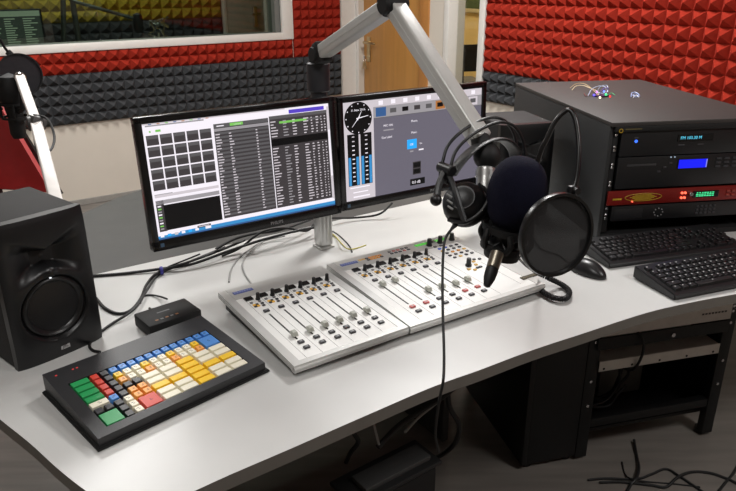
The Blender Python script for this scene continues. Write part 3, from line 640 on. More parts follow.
PC = att(556.5, 235, 1.185); tc_ = (EYE - PC).normalized()
mn = (_rt * .93 - _up * .37).normalized(); mn = (mn - tc_ * mn.dot(tc_)).normalized()
pn = (tc_ * .765 + mn * .645).normalized()
PM = axisM(PC, pn, _rt)
pop = thing('pop_filter', 'round black mesh pop filter on a looped gooseneck beside the navy microphone', 'pop filter', M=PM)
RP = .0745
b = MB(); b.lathe([(RP - .005, -.006), (RP, -.006), (RP + .001, 0), (RP, .006), (RP - .005, .006), (RP - .006, 0), (RP - .005, -.006)], 64, cap=False); obj('ring', b, mat('glossy_black_ring', (20, 20, 21), .28), pop)
b = MB()
b.lathe([(0, .0012), (RP - .005, .0012)], 64, cap=False); b.lathe([(0, -.0025), (RP - .005, -.0025)], 64, cap=False)
obj('mesh_screen', b, weave('black_mesh', (30, 30, 31), .86), pop)
g = [(531, 196, 1.235), (534, 176, 1.235), (541, 151, 1.225), (547, 138.5, 1.22), (555, 122, 1.215), (563.5, 112.5, 1.21), (570, 110.5, 1.205), (575, 119, 1.20), (578, 137, 1.195), (578.6, 157, 1.19), (576.5, 178, 1.187), (573, 190, 1.185)]
gp = [PM.inverted() @ att(*q) for q in g]
b = MB(); b.tube(gp, .0046, 10, sub=8); obj('gooseneck', b, mat('glossy_black_ring', (20, 20, 21), .28), pop)
e_ = gp[-1]; b = MB(); b.box(e_, (.018, .016, .014), .003); b.cyl(e_ + Vector((0, 0, -.004)), e_ + Vector((0, 0, .014)), .006, seg=16); obj('ring_clamp', b, BLK(), pop)
c0 = gp[0]; b = MB(); b.cyl(c0 + Vector((0, 0, -.012)), c0 + Vector((0, 0, .012)), .011, seg=16); b.tube([c0, PM.inverted() @ (MM @ (Vector((0, 0, -.075)) + ((MM.inverted() @ att(*g[0])) * Vector((1, 1, 0))).normalized() * .046))], .007, 10); obj('mount_clamp', b, BLK(), pop)

# headphones hung over the end of the boom arm
J1, J2 = att(446, 169, 1.29), att(522, 170, 1.385)
hp = thing('headphones', 'black headphones hung over the end of the silver boom arm', 'headphones', BALL)
hx = (J2 - J1).normalized(); back = hx.cross(Vector((0, 0, 1))).normalized()
def arch(off, dz=0): return [att(*q) + back * off + Vector((0, 0, dz)) for q in ((445.5, 168, 1.29), (451, 150, 1.295), (463, 136.5, 1.305), (480, 125.5, 1.325), (497, 120.5, 1.345), (510, 125, 1.36), (518, 138, 1.375), (521, 155, 1.385), (522, 172, 1.385))]
for off, dz in ((-.012, .004), (.014, -.001)):
    b = MB(); b.tube(arch(off, dz), .0032, 10, sub=8); obj('band_wire', b, BLK(), hp, world=True)
st = [att(*q) for q in ((451, 175, 1.29), (462, 160, 1.297), (476, 147, 1.315), (492, 140, 1.335), (505, 141, 1.352), (514, 150, 1.37), (517, 165, 1.38))]
b = MB(); b.tube(st, (.019, .0042), 14, sub=8, flat=back + Vector((0, 0, .25))); obj('headband', b, mat('black_leather', (34, 34, 36), .45, bump=.3, bscale=300), hp, world=True)
for J, sg, cc in ((J1, 1, att(464, 202, 1.285)), (J2, -1, att(521, 205, 1.385))):
    b = MB(); b.cyl(J - back * .02, J + back * .022, .0105, seg=20, bev=.002); b.box(J - Vector((0, 0, .012)), (.016, .03, .03), .004, rot=(0, 0, math.atan2(hx.y, hx.x))); o = obj('band_joint', b, BLK(), hp, world=True)
    an = (hx * sg * .62 + Vector((0, 0, -.62)) - back * .48).normalized()       # cup axis, towards the ear side
    X = axisM(cc, an, back)
    b = MB(); b.lathe([(0, -.019), (.016, -.0185), (.020, -.021), (.024, -.021), (.027, -.017), (.036, -.012), (.041, -.003), (.042, .004), (.036, .008)], 36, X); cup = obj('ear_cup', b, BLK(), hp, world=True)
    b = MB(); b.lathe([(.022, .006), (.038, .006), (.043, .014), (.042, .024), (.034, .029), (.025, .026), (.022, .012)], 36, X, cap=False); b.lathe([(0, .009), (.024, .009)], 24, X, cap=False); obj('ear_pad', b, mat('black_leather', (34, 34, 36), .45), hp, world=True)
    b = MB(); b.tube([X @ Vector((-.0, .045, -.0)), X @ Vector((.034, .034, -.012)), X @ Vector((.046, 0, -.016)), X @ Vector((.034, -.034, -.012)), X @ Vector((0, -.045, 0))], .0042, 8, sub=6); b.tube([X @ Vector((.046, 0, -.016)) if sg < 0 else X @ Vector((.034, .034, -.012)), (J + X @ Vector((.02, .02, -.03))) / 2, J], .006, 8); obj('yoke', b, BLK(), hp, world=True)
    if sg > 0:
        for i in range(3):
            b = MB(); b.tube([att(446.5 + i * .6, 194 + i * 6, 1.262), att(452 + i * .5, 197.5 + i * 6, 1.258)], .0022, 6)
            obj('vent_slot', b, mat('grey_vent', (150, 152, 152), .35, .5), hp, world=True)
        b = MB(); b.tube([J, att(439, 185, 1.28), att(436.5, 198, 1.272)], .007, 8); b.sphere(att(436, 200, 1.27), .0115, seg=16); obj('adjuster_arm', b, BLK(), hp, world=True)
cord = [att(459, 216, 1.28), att(459, 223, 1.275), att(451, 230, 1.27), att(445, 240, 1.262), att(443, 258, 1.25), att(442.5, 285, 1.235), att(443, 320, 1.2), att(444, 350, 1.17), att(443.5, 378, 1.14), att(440, 397, 1.15), att(437, 416, 1.2), att(435.5, 436, 1.26), att(439, 452, 1.32)]
b = MB(); b.tube(cord, .0026, 8, sub=6); b.cyl(att(459, 216, 1.28), att(449, 233, 1.268), .0032, .0024, seg=8); obj('cord', b, RUB(), hp, world=True)
cc = [att(515, 258, 1.33), att(524, 266, 1.36), atz(536, 273, .796), atz(549, 279, .768), atz(561, 285, .748), atz(569, 292, .748), atz(566, 299, .748), atz(555, 299, .748), atz(544, 293.5, .748), atz(537, 285, .748)]
cc[0] = att(513, 247, 1.25); cc[1] = att(522, 262, 1.31)
cpath = catmull(cc, 40); hel = []
for i, p in enumerate(cpath):
    d_ = (cpath[min(i + 1, len(cpath) - 1)] - cpath[max(i - 1, 0)]).normalized(); s_ = d_.cross(Vector((0, 0, 1))).normalized(); n_ = s_.cross(d_); amp = .0055 * min(1, max(0, (i - 60) / 60)); a = i * .95
    hel.append(p + (s_ * cos(a) + n_ * sin(a)) * amp + Vector((0, 0, amp * .4)))
b = MB(); b.tube(hel, .0024, 6, smooth=False); single('coiled_cord', b, RUB(), 'black coiled cord lying on the desk below the pop filter', 'cord')
# ================================================================== COLOURED-KEY KEYBOARD
KB0 = Vector((-.455, .943, .74)); KYAW = rad(44.4); KW, KD = .348, .236
kb = thing('control_keyboard', 'programmable keyboard with green, red, yellow, blue and white keys in a black case', 'keyboard', KB0, KYAW)
KF, KR = .022, .042            # case height front / rear
def kz(y): return KF + (KR - KF) * y / KD
M_KB = mat('black_case', (40, 40, 42), .42, bump=.12, bscale=900)
b = MB(); b.prism([(-.004, -.006), (KW + .004, -.006), (KW + .004, KD + .002), (-.004, KD + .002)], 0, .007, .002); obj('base', b, BLKM(), kb)
kx0, kx1, ky0, ky1 = .026, KW - .026, .020, .178
def pr3(y0, y1, dz): return [(0, y0, .007), (0, y1, .007), (0, y1, kz(y1) + dz), (0, y0, kz(y0) + dz)]
def slab(mb, x0, x1, y0, y1, dz=0):
    mb.loft([(x0, y0, .007), (x0, y1, .007), (x0, y1, kz(y1) + dz), (x0, y0, kz(y0) + dz)], [(x1, y0, .007), (x1, y1, .007), (x1, y1, kz(y1) + dz), (x1, y0, kz(y0) + dz)])
b = MB(); slab(b, .002, kx0, 0, KD); slab(b, kx1, KW - .002, 0, KD); slab(b, kx0, kx1, 0, ky0); slab(b, kx0, kx1, ky1, KD); slab(b, kx0, kx1, ky0, ky1, -.012)
bmesh.ops.remove_doubles(b.bm, verts=b.bm.verts, dist=1e-5); obj('case', b, M_KB, kb, smooth=0)
KC = {'g': (38, 150, 84), 'r': (206, 66, 52), 'b': (78, 140, 214), 'y': (246, 200, 34), 'o': (242, 164, 76), 'w': (238, 232, 210), 'k': (40, 40, 43)}
KN = {'g': 'green', 'r': 'red', 'b': 'blue', 'y': 'yellow', 'o': 'orange', 'w': 'white', 'k': 'black'}
M_KM = mat('dark_key_print', (60, 62, 78), .6)
pit = (kx1 - kx0) / 16; piy = (ky1 - ky0) / 8; slope = math.atan((KR - KF) / KD)
KM = {}
def key(c, r, w_, h_, col, mark=True):
    k = (w_, h_, col, mark)
    if k not in KM:
        mb = MB(); bx, by = w_ * pit - .0016, h_ * piy - .0016
        mb.frustum((0, 0, 0), bx, by, bx - .0035, by - .0035, .0125, mi=0, bev=.0006)
        if mark:
            rr = random.Random(w_ * 7 + h_ + ord(col))
            for q in range(2): mb.box((rr.uniform(-.002, .002), .002 - q * .0035, .0126), (rr.uniform(.003, .006), .0009, .0003), mi=1)
        o = obj('key', mb, [mat(KN[col] + '_key', KC[col], .4, var=.03), M_KM], kb, smooth=30); KM[k] = o
    else:
        o = KM[k].copy(); COL.objects.link(o)
    x = kx0 + (c + w_ / 2) * pit; y = ky1 - (r + h_ / 2) * piy
    o.location = (x, y, kz(y) - .0115); o.rotation_euler = (slope, 0, 0); return o
for r_ in range(4): key(0, r_, 2, 1, 'g', False)
key(0, 4, 2, 1, 'w'); key(0, 5, 1, 1, 'k'); key(1, 5, 1, 1, 'k'); key(0, 6, 2, 2, 'g', False)
for r_ in range(8): key(2, r_, 1, 1, 'rrrrbkkk'[r_], r_ == 4); key(3, r_, 1, 1, 'kkkkkwww'[r_], r_ > 4)
for c in range(12): key(4 + c, 0, 1, 1, 'b')
for c in range(10): key(4 + c, 1, 1, 1, 'ywwywwywwy'[c]); key(4 + c, 2, 1, 1, 'owwowwowwo'[c])
key(14, 1, 2, 2, 'b'); key(4, 3, 1, 1, 'k', False); key(5, 3, 1, 1, 'k', False)
for c in (4, 5):
    for r_ in (4, 5): key(c, r_, 1, 1, 'o')
key(4, 6, 2, 2, 'r')
for p_, cols in enumerate(('wwyww', 'wwyww', 'yyyyy', 'wwyww', 'wwyww')):
    for r_ in range(5): key(6 + 2 * p_, 3 + r_, 2, 1, cols[r_], False)
for x in (.02, .052, .06):
    b = MB(); b.box((x, .216, kz(.216)), (.004, .003, .0025), .0008); obj('indicator_light', b, emat('red_led', (190, 60, 60), .8), kb)

# small black interface box behind it
bp = atz(201.5, 309, .775); bx_ = thing('interface_box', 'small flat black box behind the coloured-key keyboard', 'box', (bp.x, bp.y, .74), rad(41))
b = MB(); b.box((-.063, .042, .0185), (.126, .084, .031), .004); obj('housing', b, BLKM(), bx_)
for x in (-.012, -.114):
    for y in (.012, .072): b = MB(); b.cyl((x, y, 0), (x, y, .004), .005, seg=10); obj('rubber_foot', b, RUB(), bx_)
b = MB()
for i in range(5): b.box((-.100 + i * .012, .018, .0342), (.007, .005, .0006), mi=i % 2)
b.box((-.07, .05, .0342), (.03, .004, .0006), mi=1); obj('print', b, [mat('amber_print', (150, 96, 50), .5), mat('grey_print', (110, 110, 112), .5)], bx_, smooth=0)
b = MB(); b.cyl((-.075, .084, .018), (-.075, .100, .018), .007, seg=16); b.cyl((-.075, .1, .018), (-.075, .116, .018), .005, .003, seg=12); obj('plug', b, CHR(), bx_)

# ================================================================== MIXING CONSOLES
M_GOLD = emat('amber_key_light', (226, 172, 70), .6)
def console(label, o0, yaw, W, n, x_first, pitch, master):
    t = thing('mixing_console', label, 'mixer', (o0.x, o0.y, .74), yaw)
    DP = .372; zf, zr = .026, .042
    def z(y): return zf + (zr - zf) * y / DP
    sl = math.atan((zr - zf) / DP)
    def lay(x, y, sx, sy, h, mb, mi=0, bev=0): mb.box((x, y, z(y) + h / 2), (sx, sy, h), bev, mi=mi, rot=(sl, 0, 0))
    # lower chassis, set in, then the aluminium frame and the white plate
    b = MB(); b.loft([(.012, .012, .0), (.012, DP - .01, .0), (.012, DP - .01, z(DP) - .012), (.012, .012, z(0) - .012)], [(W - .012, .012, .0), (W - .012, DP - .01, .0), (W - .012, DP - .01, z(DP) - .012), (W - .012, .012, z(0) - .012)]); obj('chassis', b, mat('dark_chassis', (58, 58, 58), .5, .2), t, smooth=0)
    def rail(mb, x0, x1, y0, y1, dz=.0, low=-.013): mb.loft([(x0, y0, z(y0) + low), (x0, y1, z(y1) + low), (x0, y1, z(y1) + dz), (x0, y0, z(y0) + dz)], [(x1, y0, z(y0) + low), (x1, y1, z(y1) + low), (x1, y1, z(y1) + dz), (x1, y0, z(y0) + dz)])
    for x0, x1 in ((0, .019), (W - .019, W)):
        b = MB(); rail(b, x0, x1, .014, DP, .001)
        for q in (-.0042, -.009):
            xx = x0 - .0003 if x0 == 0 else x1 + .0003
            b.loft([(xx - .0006, .016, z(.016) + q - .001), (xx - .0006, DP, z(DP) + q - .001), (xx - .0006, DP, z(DP) + q + .001), (xx - .0006, .016, z(.016) + q + .001)], [(xx + .0006, .016, z(.016) + q - .001), (xx + .0006, DP, z(DP) + q - .001), (xx + .0006, DP, z(DP) + q + .001), (xx + .0006, .016, z(.016) + q + .001)])
        obj('side_rail', b, SIL(), t, smooth=0)
    b = MB(); rail(b, 0, W, 0, .0142, .001, -.016); b.cyl((0, .002, z(0) - .008), (W, .002, z(0) - .008), .0045, seg=12); obj('front_rail', b, SIL(), t, smooth=30)
    b = MB(); rail(b, .019, W - .019, .0142, .316, 0, -.006); obj('control_plate', b, WHT(), t, smooth=0)
    b = MB(); rail(b, .019, W - .019, .3162, DP, .0015, -.008); obj('rear_strip', b, mat('grey_strip', (200, 200, 197), .42, .15, var=.02), t, smooth=0)
    # maker's wordmark: blue plate with a paler line of script
    b = MB(); lay(.052, .345, .05, .012, .0026, b, 0)
    for i in range(7): b.box((.031 + i * .0065, .345, z(.345) + .0029), (.0045, .0045, .0006), mi=1, rot=(sl, 0, 0))
    obj('wordmark', b, [mat('blue_wordmark', (96, 110, 176), .4), mat('pale_blue', (158, 168, 212), .4)], t, smooth=0)
    proto = {}
    def put(name, key_, build, mats, x, y, label_=None, smooth=0):
        if key_ not in proto:
            mb = MB(); build(mb); o = obj(name, mb, mats, t, smooth=smooth); proto[key_] = o
        else: o = proto[key_].copy(); COL.objects.link(o)
        o.location = (x, y, z(y)); o.rotation_euler = (sl, 0, 0); return o
    dk, wm = mat('dark_key', (52, 52, 56), .4), mat('pale_key_print', (170, 170, 172), .5)
    def btn(mb, c=0): mb.box((0, 0, .002), (.0135, .0095, .004), .0007, mi=0); mb.box((0, 0, .0041), (.006, .0025, .0004), mi=1)
    for i in range(n):
        x = x_first + i * pitch
        b = MB(); lay(x - pitch * .5, .16, .0007, .29, .0003, b); obj('channel_line', b, mat('line_grey', (150, 150, 148), .6), t, smooth=0)
        put('fader_slot', 'slot', lambda mb: mb.box((0, 0, .0002), (.0036, .128, .0006)), BLKM(), x, .152)
        pos = (.102, .100, .101, .101, .103, .104)[i] if not master else (.196, .200, .116, .113, .108, .110)[i]
        def cap(mb):
            mb.frustum((0, 0, .004), .0125, .021, .0105, .012, .009, bev=.0008); mb.box((0, 0, .0025), (.003, .008, .005)); mb.box((0, 0, .0132), (.0095, .0012, .0006))
        put('fader_cap', 'cap', cap, mat('fader_grey', (188, 190, 180), .45, var=.03), x, pos)
        red = mat('red_lit_key', (200, 96, 92), .4)
        bl2 = put('button', 'b_red' if (master and i in (0, 1, 4, 5)) else 'b', btn, [red, wm] if (master and i in (0, 1, 4, 5)) else [dk, wm], x, .072)
        put('button', 'b', btn, [dk, wm], x, .048)
        put('button', 'b', btn, [dk, wm], x, .230)
        # cluster of small keys, some lit amber
        for (dx, dy, kk) in ((-.011, .262, 0), (-.004, .262, 1), (-.011, .270, 1), (-.004, .270, 0), (.007, .258, 0), (.009, .269, 0), (-.012, .283, 2), (.008, .281, 2)):
            put('small_key', 's%d' % kk, (lambda mb: mb.box((0, 0, .0012), (.0068, .0062, .0024), .0005)), [M_GOLD if kk == 1 else (mat('black_key', (28, 28, 30), .4) if kk == 0 else mat('grey_key', (120, 120, 122), .4))], x + dx, dy)
        put('channel_display', 'disp', (lambda mb: mb.box((0, 0, .0015), (.0195, .016, .004), .0006)), mat('black_display', (16, 16, 18), .2), x - .0095, .304)
        def knob(mb): mb.cyl((0, 0, 0), (0, 0, .003), .0056, seg=20); mb.cyl((0, 0, .003), (0, 0, .017), .0047, .0042, seg=20, bev=.0006)
        put('rotary_knob', 'knob', knob, BLK(), x + .0095, .293, smooth=40)
    if master:
        def mk(c): return {'k': dk, 'y': mat('yellow_lit_key', (236, 190, 96), .4), 'b': mat('blue_lit_key', (70, 110, 220), .4), 'r': red, 'o': mat('orange_lit_key', (240, 160, 50), .4)}[c]
        def mkey(x, y, c): put('button', 'm' + c, (lambda mb: (mb.box((0, 0, .0016), (.0085, .0068, .0032), .0008), mb.box((0, 0, .0033), (.004, .002, .0003), mi=1))), [mk(c), wm], x, y)
        gx = x_first + n * pitch
        # rear strip: lit keys, meters
        for i, c in enumerate('yykoooo'):
            mkey(.088 + i * .0105, .349, 'o' if c == 'o' else c)
            if i > 1: mkey(.088 + i * .0105, .339, 'o' if i in (3, 4, 5) else 'k')
        for i in range(5):
            mkey(.185 + i * .014, .353, 'r' if i in (1, 2) else 'k'); mkey(.185 + i * .014, .341, 'r' if i == 3 else 'k')
        for x, wd_, mi in ((.292, .044, 1), (.322, .034, 0), (.358, .04, 1)):
            b = MB(); lay(x, .350, wd_, .011, .0028, b); obj('level_meter', b, [emat('green_meter', (80, 190, 70), .8) if mi else mat('black_display', (16, 16, 18), .2)], t, smooth=0)
        for i in range(4):
            for j, row in enumerate(('kkkk', 'bbkk', 'ykkk', 'kooy', 'kkkk', 'kykk')):
                if (i, j) in ((2, 0), (3, 0)): continue
                mkey(gx + .02 + i * .020 + (j % 2) * .003, .318 - j * .0165, row[i])
        def bigk(mb): mb.cyl((0, 0, 0), (0, 0, .004), .0085, seg=24); mb.cyl((0, 0, .004), (0, 0, .022), .0068, .006, seg=24, bev=.0008)
        for x, y in ((gx + .012, .334), (gx + .05, .334), (gx + .092, .334), (gx + .022, .178)): put('rotary_knob', 'big', bigk, BLK(), x, y, smooth=40)
        for x, y, c in ((gx + .008, .160, 'y'), (gx + .02, .150, 'y'), (gx + .034, .156, 'k'), (gx + .044, .156, 'k'), (gx + .042, .172, 'y'), (gx + .06, .2, 'k'), (gx + .075, .195, 'k'), (gx + .05, .19, 'y'), (gx + .105, .16, 'k'), (gx + .117, .16, 'k'), (gx + .105, .148, 'k'), (gx + .117, .148, 'k')): mkey(x, y, c)
        b = MB(); lay(gx + .112, .049, .05, .013, .0022, b, 0)
        for i in range(8): b.box((gx + .094 + i * .005, .049, z(.049) + .0024), (.003, .003, .0004), mi=1, rot=(sl, 0, 0))
        obj('type_plate', b, [mat('dark_bronze_plate', (66, 60, 44), .4, .5), mat('bronze_print', (120, 112, 88), .4)], t, smooth=0)
        b = MB(); lay(gx + .066, .105, .0007, .15, .0003, b); lay(gx - .014, .16, .0007, .29, .0003, b); obj('section_line', b, MATS['line_grey'], t, smooth=0)
    return t
CL = uv(.528, 1.045)
console('smaller six-fader mixing console on the left, between coloured keyboard and larger console', CL, rad(34.5), .284, 6, .056, .0378, False)
CR = uv(.816, 1.045)
console('larger mixing console on the right with master section, below the navy microphone', CR, rad(32.6), .414, 6, .058, .0395, True)

# ================================================================== LOUDSPEAKERS
M_SPK = mat('speaker_vinyl', (44, 43, 43), .7, spec=.3, bump=.25, bscale=700)
M_BAF = mat('satin_black_baffle', (16, 16, 18), .38)
def speaker(label, loc, rz, W=.185, Dp=.231, H=.309):
    t = thing('loudspeaker', label, 'loudspeaker', loc, rz)       # origin: front-right bottom corner, front faces local -y, body to -x
    b = MB(); b.box((-W / 2, .028 + (Dp - .028) / 2, H / 2), (W, Dp - .028, H), .007, seg=3); obj('cabinet', b, M_SPK, t)
    zc, wz, wr = .222, .113, .066
    def sm(a): a = max(0, min(1, a)); return a * a * (3 - 2 * a)
    def f(u, v):
        x, zz = (u - .5) * W, v * H
        y = .006 * (2 * abs(u - .5)) ** 6 + .006 * (2 * abs(v - .5)) ** 8 + .004 * (2 * u - 1) ** 2
        ax_ = abs(x) / .074; az = abs(zz - zc)
        hgt = .016 + .030 * min(1, ax_)
        y += .030 * sm(1.15 - ax_) * max(0, min(1, (1.2 - az / hgt) * 1.7))
        if zz < zc: y -= .008 * sm(1 - abs(x) / .020) * sm(1 - abs(zz - (zc - .03)) / .02)
        r_ = math.hypot(x, zz - wz); y += .012 * sm((wr + .006 - r_) / .008)
        return Vector((x - W / 2, y, zz))
    b = MB(); b.grid(64, 96, f)
    per = [f(i / 64, 0) for i in range(64)] + [f(1, j / 96) for j in range(96)] + [f(1 - i / 64, 1) for i in range(64)] + [f(0, 1 - j / 96) for j in range(96)]
    for i in range(len(per)):
        a, c = per[i], per[(i + 1) % len(per)]; b.quad([a, c, (c.x, .03, c.z), (a.x, .03, a.z)])
    bmesh.ops.remove_doubles(b.bm, verts=b.bm.verts, dist=1e-5); bmesh.ops.recalc_face_normals(b.bm, faces=b.bm.faces)
    obj('baffle', b, M_BAF, t, smooth=50)
    X = axisM((-W / 2, .0145, wz), (0, -1, 0), (1, 0, 0))
    b = MB(); b.lathe([(.066, -.001), (.066, .004), (.064, .007), (.060, .0085), (.0545, .006), (.052, .001)], 56, X, cap=False); so = obj('woofer_surround', b, mat('woofer_rubber', (24, 24, 25), .35), t)
    b = MB(); b.lathe([(.0, -.022), (.02, -.020), (.053, .002)], 56, X, cap=False); obj('woofer_cone', b, mat('woofer_cone', (32, 32, 34), .5), t)
    b = MB(); b.sphere((0, 0, -.023), .023, (1, 1, .55), M=X); obj('dust_cap', b, MATS['woofer_rubber'], t)
    b = MB(); b.sphere((-W / 2, .034, zc), .0115, (1, .6, 1), seg=20); obj('tweeter', b, BLK(), t)
    b = MB(); b.box((-W / 2, .0028, .1795), (.004, .003, .002), mi=0); obj('power_light', b, emat('white_led', (235, 240, 245), 1.2), t)
    X = Matrix.Translation((-W / 2 + .004, .0035, .025)) @ Matrix.Rotation(PI / 2, 4, 'X')
    b = MB(); b.box((0, 0, 0), (.020, .018, .004), .001, M=X, mi=0); b.text('JBL', .0098, X @ Matrix.Translation((0, -.0058, .0021)), 1, .0002, 'CENTER'); b.box((.0, .0062, .0021), (.016, .0015, .0004), M=X, mi=1); obj('badge', b, [mat('silver_badge', (190, 190, 190), .35, .5), mat('badge_print', (30, 30, 32), .5)], t, smooth=30)
    return t
p_ = atz(106, 339); speaker('left black loudspeaker on the near end of the desk beside the coloured keyboard', (p_.x, p_.y, .74), rad(50.5))
p_ = atz(573, 123, 1.049); speaker('right black loudspeaker standing behind the navy microphone beside the equipment rack', (p_.x - .05, p_.y - .0, .74), rad(13.5))

# ================================================================== EQUIPMENT RACK ON THE DESK
RK = Vector((.688, 1.903, .74)); RY = rad(8.3); RWD, RDP, RH = .515, .79, .356
M_RK = mat('rack_grey_steel', (58, 54, 52), .6, .1, var=.03, bump=.1, bscale=600)
rk = thing('equipment_rack', 'large dark grey steel rack cabinet full of broadcast equipment on the desk', 'rack', RK, RY)
b = MB(); b.box((RWD / 2, RDP / 2, RH - .006), (RWD, RDP, .012), .002); obj('top_panel', b, M_RK, rk)
for x in (.006, RWD - .006):
    b = MB(); b.box((x, RDP / 2 + .004, RH / 2 - .006), (.012, RDP - .012, RH - .012), .002); obj('side_panel', b, mat('rack_side_steel', (42, 43, 44), .55, .1, bump=.1, bscale=600), rk)
b = MB(); b.box((RWD / 2, RDP - .006, RH / 2 - .006), (RWD - .024, .01, RH - .014)); obj('rear_panel', b, MATS['rack_side_steel'], rk)
b = MB(); b.box((RWD / 2, RDP / 2, .008), (RWD - .024, RDP - .02, .016), .002); obj('bottom_panel', b, BLKM(), rk)
b = MB(); b.box((RWD / 2, .006, RH - .02), (RWD - .024, .012, .016), .002); obj('front_lip', b, BLKM(), rk)
for x in (.0225, RWD - .0225):
    b = MB(); b.box((x, .022, .175), (.02, .01, .31), .001); ro = obj('rack_rail', b, BLKM(), rk)
    for zz in (.318, .283, .273, .232, .222, .178, .168, .138, .110, .098, .078, .066):
        mb = MB(); mb.cyl((x, .0175, zz), (x, .0115, zz), .0042, seg=14, bev=.0008); obj('rack_screw', mb, CHR(), ro)
b = MB(); X = Matrix.Translation((.028, -.0008, RH - .0235)) @ Matrix.Rotation(PI / 2, 4, 'X')
b.lathe([(.0042, 0), (.0062, 0), (.0062, .0008), (.0042, .0008), (.0042, 0)], 24, X, cap=False, mi=0); b.box((.066, -.0008, RH - .02), (.05, .001, .0035), mi=1); obj('emblem', b, [mat('yellow_emblem', (196, 160, 40), .5), mat('dim_yellow_print', (92, 84, 52), .6)], rk, smooth=30)
RX = Matrix.Translation(RK) @ Matrix.Rotation(RY, 4, 'Z')
def unit(name, label, z0, z1, m, deep=.36):
    t = thing(name, label, 'rack unit', M=RX @ Matrix.Translation((0, 0, z0)))
    h = z1 - z0; b = MB(); b.box((RWD / 2, .010, h / 2), (RWD - .072 if name != 'audio_processor' else RWD - .036, .006, h), .001); b2 = MB()
    obj('front_panel', b, m, t)
    b = MB(); b.box((RWD / 2, .014 + deep / 2, h / 2), (.432, deep, h - .004)); obj('chassis', b, BLKM(), t)
    return t, h
FX = lambda x, z: Matrix.Translation((x, .0064, z)) @ Matrix.Rotation(PI / 2, 4, 'X')
M_UP = mat('black_front_panel', (24, 24, 26), .4)
M_DG = mat('dim_panel_print', (78, 78, 82), .6)
t, h = unit('radio_tuner', 'black rack unit with small cyan digits, topmost in the rack', .255, .331, M_UP)
b = MB(); b.box((.265, .0062, .048), (.11, .002, .02), mi=0); b.text('FM 103.30 M', .0125, FX(.218, .0445) @ Matrix.Translation((0, 0, .0014)), 1, .0002); obj('display', b, [mat('black_display', (16, 16, 18), .2), emat('cyan_digits', (90, 200, 230), 1.1)], t, smooth=0)
b = MB(); b.cyl((.082, .0075, .044), (.082, .0055, .044), .0045, seg=16); obj('blue_light', b, emat('blue_led', (60, 110, 255), 1.6), t)
for x, z_, w_ in ((.225, .028, .02), (.285, .028, .018), (.082, .054, .012)): b = MB(); b.box((x, .0066, z_), (w_, .0008, .0025)); obj('print', b, M_DG, t, smooth=0)
t, h = unit('disc_player', 'black rack unit with a bright blue lit screen', .158, .252, M_UP)
b = MB(); b.box((.270, .0064, .068), (.094, .003, .030), mi=0); b.box((.270, .0048, .068), (.090, .001, .026), mi=1); b.box((.313, .0042, .068), (.003, .0006, .024), mi=2); obj('screen', b, [BLK(), emat('blue_lcd', (24, 30, 235), 1.1), emat('pale_lcd', (150, 150, 240), .8)], t, smooth=0)
b = MB(); b.box((.11, .0066, .07), (.09, .001, .006), .0004); obj('disc_slot', b, mat('slot_grey', (60, 60, 62), .4), t)
def pbtn(x, z_, sx, sz): mb = MB(); mb.box((x, .0062, z_), (sx, .003, sz), .001); obj('button', mb, mat('grey_button', (56, 56, 60), .4), t)
for i in range(3):
    for j in range(3): pbtn(.352 + i * .026, .056 + j * .012, .016, .006)
    pbtn(.20 - i * .017, .072 - i * .012, .01, .005)
for i in range(2): b = MB(); b.cyl((.198 + i * .012, .0075, .09), (.198 + i * .012, .005, .09), .002, seg=10); obj('indicator_light', b, emat('pale_led', (170, 190, 210), .7), t)
t, h = unit('audio_processor', 'dark red rack unit with a yellow oval script logo and green display', .108, .1515, mat('deep_red_panel', (128, 26, 20), .4, .2, var=.05))
b = MB(); zc_ = h / 2
for i in range(5): b.box((.13, .0064, zc_ - .007 + i * .0035), (.085 - abs(i - 2) * .016, .0012, .0017), mi=0)
b.tube([(.13 + .058 * cos(a), .0064, zc_ + .0115 * sin(a)) for a in [i * PI / 12 for i in range(24)]], .0009, 5, True, 1, mi=0); b.box((.048, .0064, zc_ - .003), (.028, .001, .005), mi=0); obj('wordmark', b, mat('yellow_script', (190, 160, 40), .5), t, smooth=0)
b = MB(); b.box((.330, .0064, zc_), (.084, .002, .02), .001, mi=0)
for i in range(3):
    for j in range(7): b.box((.302 + j * .0085, .0052, zc_ + .005 - i * .005), (random.uniform(.004, .008), .0006, .0028), mi=1)
obj('display', b, [mat('black_display', (16, 16, 18), .2), emat('green_digits', (70, 230, 150), 1.1)], t, smooth=0)
for (x, zz, c) in ((.252, zc_ - .008, 0), (.262, zc_ - .008, 0), (.252, zc_ + .007, 0), (.262, zc_ + .007, 0), (.096, zc_ - .012, 0)):
    b = MB(); b.cyl((x, .0072, zz), (x, .0035, zz), .0036 if x > .2 else .002, seg=14); obj('red_light', b, emat('red_led_bright', (255, 96, 70), 2.2), t)
b = MB(); b.cyl((.278, .007, zc_ + .004), (.278, -.004, zc_ + .004), .0062, seg=20, bev=.001); obj('rotary_knob', b, CHR(), t)
for i in range(4):
    b = MB(); b.box((.402 + (i % 2) * .017, .0058, zc_ + .006 - (i // 2) * .012), (.011, .004, .006), .001); obj('button', b, mat('red_button', (150, 60, 50), .4), t)
t, h = unit('patch_unit', 'black rack unit with a ring of small white buttons, lowest in the rack', .058, .104, M_UP)
for i in range(8):
    a = i * PI / 4; b = MB(); b.cyl((.185 + .014 * cos(a), .0075, .022 + .012 * sin(a)), (.185 + .014 * cos(a), .0045, .022 + .012 * sin(a)), .0018, seg=10); obj('button', b, mat('pale_button', (150, 150, 152), .4), t)
for i in range(5):
    for j in range(3): pbtn(.31 + i * .014, .012 + j * .011, .009, .006)
b = MB(); b.box((.09, .0064, .022), (.09, .001, .03), .0004); obj('panel_inlay', b, mat('dark_inlay', (36, 36, 38), .35), t)

